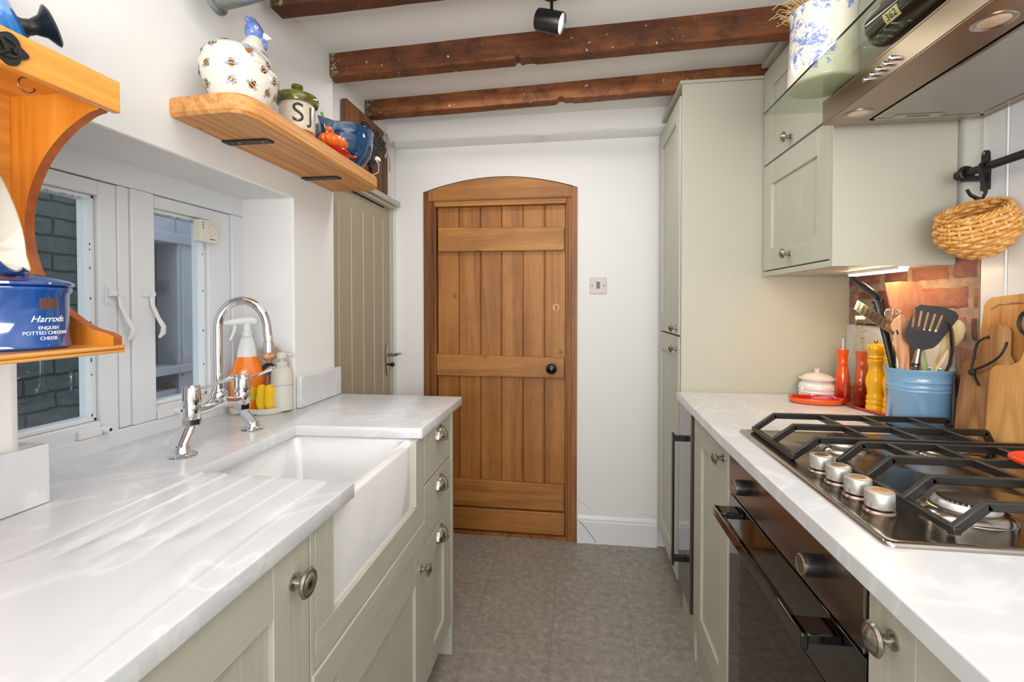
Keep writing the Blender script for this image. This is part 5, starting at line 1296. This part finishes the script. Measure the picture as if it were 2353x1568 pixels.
b = B(); b.tube([(.958, 1.445, 1.03), (.965, 1.442, 1.085), (.978, 1.440, 1.11), (.990, 1.438, 1.14)], [.003, .004, .008, .004], n=12, flat=.4, up=(1, 0, 0)); b.obj('ladle_tail', 'spoonwood', t)
t = thing('green_spatula', (.95, 1.46, 1.0), 'pale green handled utensil standing low at the centre of the crock', 'utensil')
b = B(); b.tube([(.952, 1.482, 1.148), (.956, 1.484, 1.13), (.966, 1.486, 1.09), (.968, 1.488, 1.0)], [.008, .009, .009, .006], n=12, flat=.5, up=(0, 1, 0)); b.obj('handle', plain('pale_green_plastic', (176, 190, 140), .4), t)
t = thing('wooden_handle_tool', (.93, 1.46, 1.0), 'short tan wooden handle beside the steel handle in the crock', 'utensil')
b = B(); b.tube([(.945, 1.484, 1.12), (.948, 1.486, 1.08), (.945, 1.49, 1.0)], [.006, .009, .006], n=12); b.obj('handle', 'uten2', t)
t = thing('steel_turner', (.93, 1.52, 1.0), 'flat steel blade standing behind the slotted turner', 'utensil')
b = B(); rows = [[(.905 + .002 * i, 1.53, 1.19 - .02 * i), (.945 + .001 * i, 1.53, 1.195 - .02 * i), (.985, 1.53, 1.20 - .02 * i)] for i in range(6)]; b.sheet(rows, thick=.0015); b.tube([(.94, 1.53, 1.10), (.94, 1.52, .98)], .005); b.obj('blade', 'nickel', t)

# ------------------------------------------------------------------ oil, mills, pots
t = thing('serving_tray', (.975, 1.77, .9105), 'long raspberry red oval tray under bottle and mills', 'tray')
b = B(); TR = Matrix.Translation((.975, 1.772, .9105)) @ rotm('Z', 5); Tl = TR @ Matrix.Diagonal((.29, 1, 1, 1))
b.lathe([(1e-6, .0), (.155, .0), (.170, .004), (.176, .010), (.172, .0105), (.160, .005), (.150, .0035), (1e-6, .0035)], n=64, T=Tl); b.obj('tray_body', 'magenta', t, angle=60)
ZT_ = .9145
OG = None
def grad_orange():
    m, nt, bb = newmat('orange_to_red_glaze'); tc = N(nt, 'ShaderNodeTexCoord'); sx = N(nt, 'ShaderNodeSeparateXYZ'); nt.links.new(tc.outputs['Object'], sx.inputs[0])
    nt.links.new(ramp(nt, sx.outputs[2], [(0.02, (186, 22, 12)), (0.11, (232, 92, 14))]), bb.inputs['Base Color']); bb.inputs['Roughness'].default_value = .12; bb.inputs['Coat Weight'].default_value = .5; return m
OG = grad_orange()
def oiler(x, y, label, s=1.0):
    t = thing('oil_cruet', (x, y, ZT_), label, 'cruet'); c0 = (x, y, ZT_)
    b = B(); b.lathe([(.023 * s, 0), (.025 * s, .003), (.0245 * s, .05), (.0225 * s, .085), (.018, .115), (.0155, .130), (.017, .134), (.0155, .138), (.016, .160), (.0185, .178), (.0185, .184), (.014, .186)], c=c0, n=44); b.obj('cruet_body', OG, t)
    b = B(); b.lathe([(.009, .186), (.0085, .190), (.0045, .192), (.0045, .222), (.0065, .224), (.0065, .229), (.004, .232), (1e-6, .2325)], c=c0, n=24); b.obj('spout', 'chrome', t)
oiler(.958, 1.888, 'orange-red glazed cruet with a tall chrome spout, left of the glass bottle')
oiler(.992, 1.832, 'orange-red glazed cruet standing behind the clear glass bottle', .9)
t = thing('oil_bottle', (.950, 1.768, ZT_), 'clear glass bottle with wire collar, a third full of amber oil', 'bottle'); c0 = t.location
b = B(); b.lathe([(.038, 0), (.0415, .004), (.0425, .02), (.0425, .085), (.040, .105), (.032, .150), (.021, .200), (.0135, .250), (.0125, .285), (.0145, .288), (.0145, .298)], c=c0, n=56, cap=(True, False))
b.lathe([(.0385, .078), (.037, .105), (.029, .150), (.0185, .200), (.0105, .250), (.010, .298), (.0145, .298)][::-1], c=c0, n=56, cap=(False, False)); b.obj('bottle_glass', 'bottleglass', t, angle=60)
b = B(); b.lathe([(1e-6, .003), (.036, .003), (.0395, .008), (.0395, .073), (.0385, .0755), (1e-6, .0755)], c=c0, n=48); b.obj('oil', glass('amber_oil', (246, 206, 130), 1.2), t)
b = B(); b.tube([c0 + Vector((.0155 * math.cos(2 * PI * k / 20), .0155 * math.sin(2 * PI * k / 20), .276)) for k in range(20)], .0013, closed=True, n=6)
b.tube([c0 + Vector((-.015, 0, .276)), c0 + Vector((-.020, 0, .262)), c0 + Vector((-.012, -.012, .256)), c0 + Vector((.012, -.012, .256)), c0 + Vector((.020, 0, .262)), c0 + Vector((.015, 0, .276))], .0011, n=6)
b.tube([c0 + Vector((-.015, 0, .276)), c0 + Vector((-.011, 0, .302)), c0 + Vector((0, 0, .313)), c0 + Vector((.011, 0, .302)), c0 + Vector((.015, 0, .276))], .0011, n=6); b.obj('wire_bail', 'chrome', t)
b = B(); b.lathe([(.010, .296), (.015, .299), (.0155, .306), (.013, .310), (1e-6, .311)], c=c0, n=28); b.obj('stopper', 'white_cer', t)
def mill(x, y, label):
    t = thing('pepper_mill', (x, y, ZT_), label, 'mill', 'yellow mills on the red tray'); c0 = (x, y, ZT_)
    b = B(); b.lathe([(.0265, 0), (.0275, .004), (.0265, .018), (.024, .022), (.0265, .026), (.0265, .034), (.0240, .038), (.0260, .042), (.0250, .050), (.022, .056), (.024, .070), (.0275, .090), (.0265, .108), (.0205, .130), (.0188, .145), (.0205, .158), (.0235, .162), (.0235, .168), (.020, .172)], c=c0, n=48); b.obj('mill_body', 'yellow', t)
    b = B(); b.lathe([(.020, .1725), (.0235, .176), (.0205, .183), (.0245, .196), (.027, .206), (.024, .216), (.010, .221), (1e-6, .2215)], c=c0, n=48); b.obj('mill_head', 'yellow', t)
    b = B(); b.lathe([(.003, .221), (.006, .224), (.006, .229), (.003, .232), (1e-6, .232)], c=c0, n=16); b.obj('finial', plain('brass', (190, 150, 70), .25, 1.0), t)
mill(.963, 1.702, 'yellow lacquered pepper mill right of the glass bottle'); mill(.984, 1.650, 'yellow lacquered mill half hidden behind the blue crock')
t = thing('white_lidded_pot', (.897, 1.942, .911), 'small white lidded stoneware pot against the tall cabinet side', 'pot'); c0 = (.897, 1.942, .911)
b = B(); b.lathe([(.045, 0), (.055, .003), (.061, .012), (.059, .020), (.0625, .024), (.060, .030), (.063, .038), (.059, .052), (.050, .062), (.050, .066), (.061, .071), (.062, .076), (.058, .078), (.05, .078)], c=c0, n=56)
b.tube([(c0[0] - .060 + .008 * math.cos(a) * .3, c0[1] - .012 + .010 * math.cos(a), .911 + .030 + .010 * math.sin(a)) for a in [2 * PI * k / 16 for k in range(16)]], .004, closed=True, n=8); b.obj('pot_body', 'white_cer', t)
b = B(); b.lathe([(.052, .078), (.047, .084), (.036, .090), (.020, .094), (.009, .096), (.007, .100), (.010, .106), (.011, .110), (.006, .111), (1e-6, .111)], c=c0, n=56); b.obj('pot_lid', plain('blush_white', (232, 218, 208), .2, coat=.4), t)
t = thing('orange_spoon_rest', (.845, 1.845, .911), 'oval orange enamel dish with red inside, in front of the white pot', 'dish')
b = B(); Tl = Matrix.Translation((.845, 1.838, .911)) @ rotm('Z', -12) @ Matrix.Diagonal((1.0, .62, 1, 1))
b.lathe([(1e-6, 0), (.076, 0), (.084, .004), (.087, .018), (.086, .020)], n=64, T=Tl, cap=(True, False)); b.lathe([(.086, .020), (.082, .017), (.079, .007), (1e-6, .0055)], n=64, mi=1, T=Tl, cap=(False, True)); b.obj('dish_body', ['orange', 'red'], t, angle=60)

# ------------------------------------------------------------------ chopping boards leaning on the right wall
def board(name, label, outline, x_base, lean, th, mat, hole=None, slope=None):
    """outline in (y, z above worktop); leans back towards the wall"""
    t = thing(name, (x_base, outline[0][0], .911), label, 'chopping board')
    T = Matrix.Translation((x_base, 0, .9112)) @ rotm('Y', lean)
    b = B(); 
    tmp = B(); cdt_plate([Vector(p) for p in outline], [(Vector(hole), Vector(hole) + Vector((.0005, 0)))] if hole else [], .005, lambda a, c: 0, th, tmp)
    # tmp is in X(=y) , Y(=thickness), Z
    b.add([T @ Vector((p.y, p.x, p.z)) for p in tmp.v], tmp.f); b.obj('board', mat, t, bevel=.002); return t, T
def arcpts(cy, cz, r, a0, a1, n=8): return [(cy + r * math.cos(math.radians(a0 + (a1 - a0) * k / n)), cz + r * math.sin(math.radians(a0 + (a1 - a0) * k / n))) for k in range(n + 1)]
ol = [(1.372, 0)] + [(1.380, .15), (1.373, .26)] + arcpts(1.335, .335, .035, 20, 85) + [(1.24, .378), (1.16, .378)] + arcpts(1.125, .337, .035, 95, 160) + [(1.085, .25), (1.08, .15), (1.088, 0)]
tA, T = board('chopping_board', 'largest acacia board with groove along its rounded top, rearmost against the white wall', ol, 1.014, 3.0, .018, 'acacia')
b = B(); b.tube([T @ Vector((-.0095, y, z)) for y, z in [(1.345, .340), (1.325, .352), (1.24, .357), (1.16, .357), (1.12, .345)]], .0025, n=8); b.obj('groove', 'acacia2', tA)
ol = [(1.402, 0), (1.400, .10), (1.392, .17)] + arcpts(1.372, .185, .022, 20, 90, 5) + [(1.345, .212), (1.332, .232), (1.328, .27)] + arcpts(1.300, .278, .026, 0, 180, 8) + [(1.272, .232), (1.258, .212), (1.235, .207)] + arcpts(1.215, .185, .022, 90, 160, 5) + [(1.19, .10), (1.188, 0)]
tB, T = board('paddle_board', 'dark wooden paddle board with black leather loop, middle of the three leaning boards', ol, .990, 3.0, .016, 'acacia2', hole=(1.318, .270))
b = B(); q = lambda dx, y, z: T @ Vector((dx, y, z))
b.tube(cr([q(-.006, 1.318, .270), q(-.013, 1.322, .268), q(-.016, 1.338, .252), q(-.016, 1.345, .215), q(-.017, 1.348, .188), q(-.019, 1.345, .178)], 5), .0026, n=8)
b.tube(cr([q(-.006, 1.268, .262), q(-.012, 1.264, .250), q(-.016, 1.272, .228), q(-.017, 1.30, .206), q(-.018, 1.335, .188), q(-.019, 1.345, .180)], 5), .0026, n=8)
b.ell(q(-.017, 1.345, .180), (.007, .009, .009)); b.tube([q(-.016, 1.343, .176), q(-.015, 1.334, .162), q(-.014, 1.326, .150)], [.004, .0045, .004], n=8, flat=.4); b.obj('leather_loop', 'leather', tB)
ol = [(1.282, 0), (1.281, .13)] + arcpts(1.256, .185, .024, 10, 90, 6) + [(1.225, .213), (1.205, .225), (1.195, .25), (1.192, .31)] + arcpts(1.165, .32, .027, 0, 180, 8) + [(1.138, .25), (1.125, .225), (1.105, .213)] + arcpts(1.074, .185, .024, 90, 170, 6) + [(1.049, .13), (1.048, 0)]
tC, T = board('handled_board', 'pale oak board with long handle and black leather loop, nearest of the three', ol, .9715, 2.6, .016, 'oakboard', hole=(1.165, .325))
b = B(); q = lambda dx, y, z: T @ Vector((dx, y, z))
b.tube(cr([q(-.004, 1.165, .325), q(-.012, 1.175, .338), q(-.014, 1.198, .330), q(-.014, 1.205, .305), q(-.014, 1.190, .285), q(-.013, 1.165, .280)], 5), .004, n=8, flat=.5); b.obj('leather_loop', 'leather', tC)

# ------------------------------------------------------------------ black rail, hooks and hanging basket
t = thing('utensil_rail', (.99, 1.2, 1.6), 'black iron hanging rail with round end on the white boarding', 'rail')
b = B(); b.cyl((.992, .62, 1.600), (.992, 1.405, 1.600), .0095, n=20); b.cyl((.992, 1.385, 1.600), (.992, 1.412, 1.600), .0125, n=24); b.ell((.992, 1.412, 1.6), (.0125, .008, .0125)); b.obj('rail_bar', 'black_metal', t)
for y in (1.388, .70):
    b = B(); b.prism([(y - .012, 1.556), (y + .012, 1.556), (y + .013, 1.60), (y + .010, 1.648)] + arcpts(y, 1.648, .010, 0, 180, 6) + [(y - .013, 1.60)], 'YZ', 1.034, 1.040)
    b.box(.985, 1.036, y - .009, y + .009, 1.580, 1.592); b.tube([(.992 + .014 * math.cos(a), y, 1.6 + .014 * math.sin(a)) for a in [2 * PI * k / 20 for k in range(20)]], .006, closed=True, n=8)
    for z in (1.650, 1.566): b.cyl((1.034, y, z), (1.0325, y, z), .004, n=12, mi=1)
    b.obj('rail_bracket', ['black_metal', 'nickel'], t)
t = thing('rail_hook', (.99, 1.315, 1.6), 'flat black double hook hanging from the rail and holding the basket', 'hook')
b = B(); b.tube([(.992, 1.325, 1.614), (.979, 1.325, 1.606), (.977, 1.323, 1.590), (.980, 1.320, 1.560), (.984, 1.316, 1.535), (.978, 1.316, 1.522), (.968, 1.320, 1.522), (.958, 1.326, 1.532), (.953, 1.330, 1.546)], [.006, .006, .006, .006, .0055, .005, .005, .005, .0045], n=10, flat=.6, up=(1, 0, 0)); b.obj('hook_body', 'black_metal', t)
t = thing('hanging_basket', (.955, 1.325, 1.44), 'small round woven willow basket hanging tilted from the black rail hook', 'basket')
ax = Vector((-.40, -.22, .88)).normalized(); T = frame((.962, 1.325, 1.490), ax)
def brad(z):    # radius at depth z below rim (z<=0)
    k = -z / .112
    return .066 + .013 * math.sin(min(1, k / .5) * PI * .5) - (.050 * max(0, (k - .38) / .62) ** 1.8)
b = B(); ns = 120; nr = 11; nrib = 22
for i in range(nr):
    z = -.004 - .102 * i / (nr - 1); r0 = brad(z); pts = []; ph = PI * (i % 2)
    for k in range(ns):
        a = 2 * PI * k / ns; r = r0 + .0034 * math.cos(a * nrib / 2 + ph); pts.append((r * math.cos(a), r * math.sin(a), z + .0008 * math.sin(a * 7 + i)))
    b.tube([T @ Vector(p) for p in pts], .0054, n=8, closed=True, flat=1.0)
for k in range(nrib):
    a = 2 * PI * k / nrib; b.tube([T @ Vector((brad(z) * math.cos(a), brad(z) * math.sin(a), z)) for z in [-.11 * j / 12 for j in range(13)]], .0032, n=6)
b.lathe([(1e-6, -.112), (.034, -.112), (.034, -.107), (1e-6, -.107)], n=40, T=T); b.obj('weave', 'willow', t, angle=70)
b = B()
for s_ in range(3):
    pts = []
    for k in range(140):
        a = 2 * PI * k / 140; q_ = a * 11 + s_ * 2 * PI / 3; r = .0675 + .0035 * math.cos(q_); pts.append(T @ Vector((r * math.cos(a), r * math.sin(a), .003 + .0035 * math.sin(q_))))
    b.tube(pts, .0026, n=6, closed=True)
b.obj('braided_rim', 'willow', t, angle=70)

# ------------------------------------------------------------------ cooker hood with glass canopy
t = thing('cooker_hood', (.85, 1.1, 1.743), 'stainless cooker hood with clear glass canopy, filter mesh, buttons and two round lamps', 'cooker hood')
HX0, HX1, HY0, HY1, HZ0, HZ1 = .652, 1.038, .795, 1.398, 1.743, 1.803
b = B(); b.box(HX0, HX1, HY0, HY1, HZ0 + .004, HZ1); b.box(HX0, HX0 + .098, HY0, HY1, HZ0, HZ0 + .0035); b.box(HX1 - .018, HX1, HY0, HY1, HZ0, HZ0 + .0035); b.box(HX0 + .099, HX1 - .019, HY0, HY0 + .022, HZ0, HZ0 + .0035); b.box(HX0 + .099, HX1 - .019, HY1 - .022, HY1, HZ0, HZ0 + .0035)
b.box(HX0 - .001, HX0 + .012, HY0 - .001, HY1 + .001, HZ1 - .004, HZ1 + .002); b.obj('hood_body', 'steel', t, bevel=.001)
b = B(); fx0, fx1, fy0, fy1 = HX0 + .104, HX1 - .022, HY0 + .026, HY1 - .026
b.box(fx0, fx1, fy0, fy1, HZ0 + .002, HZ0 + .006, 0)
for q_ in ((fx0, fx0 + .008, fy0, fy1), (fx1 - .008, fx1, fy0, fy1), (fx0, fx1, fy0, fy0 + .008), (fx0, fx1, fy1 - .008, fy1)): b.box(*q_, HZ0 - .001, HZ0 + .004, 1)
b.box(fx0 + .045, fx0 + .155, fy1 - .030, fy1 - .008, HZ0 - .001, HZ0 + .003, 1); b.box(fx0 + .075, fx0 + .125, fy1 - .021, fy1 - .014, HZ0 - .0018, HZ0 - .0005, 2); b.obj('grease_filter', ['filter', 'nickel', 'mesh_grey'], t)
for y in (1.322, .925):
    b = B(); T = frame((.700, y, HZ0 + .0005), (0, 0, -1)); b.lathe([(.031, 0), (.031, .0015), (.028, .0025), (.0265, .0015), (.0245, .0015), (.0235, .0008)], n=44, T=T); lb = b.obj('lamp_bezel', 'nickel', t)
    b = B(); b.lathe([(.0235, .0004), (.018, .0018), (1e-6, .0022)], n=40, T=T); b.obj('lamp_lens', 'hallow', lb)
for k in range(5):
    y = 1.190 - k * .0235; b = B(); T = frame((HX0, y, 1.771), (-1, 0, 0)); b.lathe([(.0052, 0), (.0052, .012), (.0045, .0135), (1e-6, .0136)], n=20, T=T); b.obj('button', 'chrome', t)
GX0, GY0, GY1, GZ = .530, .66, 1.472, 1.806
b = B(); b.box(GX0, 1.036, GY0, GY1, GZ, GZ + .006); b.obj('glass_canopy', 'hoodglass', t)
b = B(); b.box(GX0 - .0006, GX0, GY0, GY1, GZ + .0003, GZ + .0057); b.obj('glass_edge', 'glassedge', t)
b = B(); b.box(.86, 1.037, 1.00, 1.19, GZ + .0065, ZC + .005); b.obj('chimney', 'steel', t, bevel=.001)
GT = GZ + .0065
t = thing('floral_vase', (.614, 1.318, GT), 'tall cream oval vase with blue floral transfer print on the hood glass', 'vase')
b = B(); c0 = t.location; n = 64
prof = [(.070, 0), (.0765, .002), (.0785, .008), (.0770, .06), (.0745, .12), (.073, .17), (.074, .186), (.077, .190), (.074, .191), (.069, .18), (.070, .05), (.05, .012), (1e-6, .01)]
b.lathe(prof, c=(c0.x, c0.y, c0.z), n=n); b.obj('vase_body', 'toile', t, angle=60)
b = B(); b.lathe([(.022, -.0002), (.022, .0001)], n=30, c=c0); 
b = B(); rg = random.Random(2)
for k in range(260):
    a = rg.uniform(0, 2 * PI); r = rg.uniform(0, .055); p = Vector((c0.x + r * math.cos(a), c0.y + r * math.sin(a), c0.z + .14)); L = rg.uniform(.06, .10)
    d = Vector((-.55 + rg.uniform(-.45, .5), rg.uniform(-.5, .6), 1)); pts = [p]
    for j in range(1, 7):
        q = j / 6; pts.append(p + Vector((d.x * L * q * q * .8, d.y * L * q * q * .7, L * q - .012 * q * q)))
    pts[-1].z = min(pts[-1].z, ZC - .01); b.tube(pts, .0009, n=4)
    if rg.random() < .6:
        e_ = pts[-1]; b.tube([e_, e_ + Vector((rg.uniform(-.02, .006), rg.uniform(-.012, .012), rg.uniform(-.014, .004)))], .0011, n=4)
o = b.obj('dried_grass', 'straw'); tag(o, 'bunch of dried straw coloured grass spilling left out of the floral vase', 'dried grass', kind='stuff')
t = thing('dark_bottle', (.66, 1.0, GT + .045), 'dark glass bottle with gold number label lying on the hood glass', 'bottle')
T = frame((.650, 1.150, GT + .046), (.06, -1, .0), (0, 0, 1))
b = B(); b.lathe([(1e-6, .012), (.016, .006), (.030, .0005), (.037, .002), (.0425, .010), (.0455, .024), (.0455, .185), (.040, .215), (.022, .240), (.015, .26), (.015, .325), (.018, .327), (.018, .34), (1e-6, .34)], n=56, T=T); b.obj('bottle_glass', plain('black_green_glass', (12, 15, 13), .08, coat=.6), t)
b = B()
for j in range(3):
    for k in range(16):
        a = math.radians(150 + 13 * k + 6 * j); r = .0345 + j * .0028; z = .0015 + j * .0035 + (.0025 if j == 2 else 0); b.box(-.003, .003, -.0012, .0012, -.0006, .0008, 0, T @ rotm('Z', math.degrees(a)) @ Matrix.Translation((r, 0, z)) @ rotm('Y', -50))
b.obj('heel_knurling', 'black_gloss', t)
b = B(); A0 = 118
def onb(x_, z_, h=.0006): a = math.radians(A0) + x_ / .0458; return T @ Vector(((.0458 + h) * math.cos(a), (.0458 + h) * math.sin(a), z_))
b.sheet([[onb(-.011 + .0055 * i, .075), onb(-.011 + .0055 * i, .115)] for i in range(5)]); b.obj('gold_label', plain('cream_gold_label', (206, 190, 140), .5), t)
v, f = text_geo('362', .019, .0002, lambda p: onb(-p.y, .095 + p.x * 1.0, .0012)); b = B(); b.add(v, f); b.obj('label_number', 'ink', t, flat=True)

for o in bpy.data.objects:
    if o.parent is None and o.name in ('beech_spatula', 'serving_spoon', 'fish_slice', 'balloon_whisk', 'wide_spatula'): o.location.x += .010
    o.select_set(False)
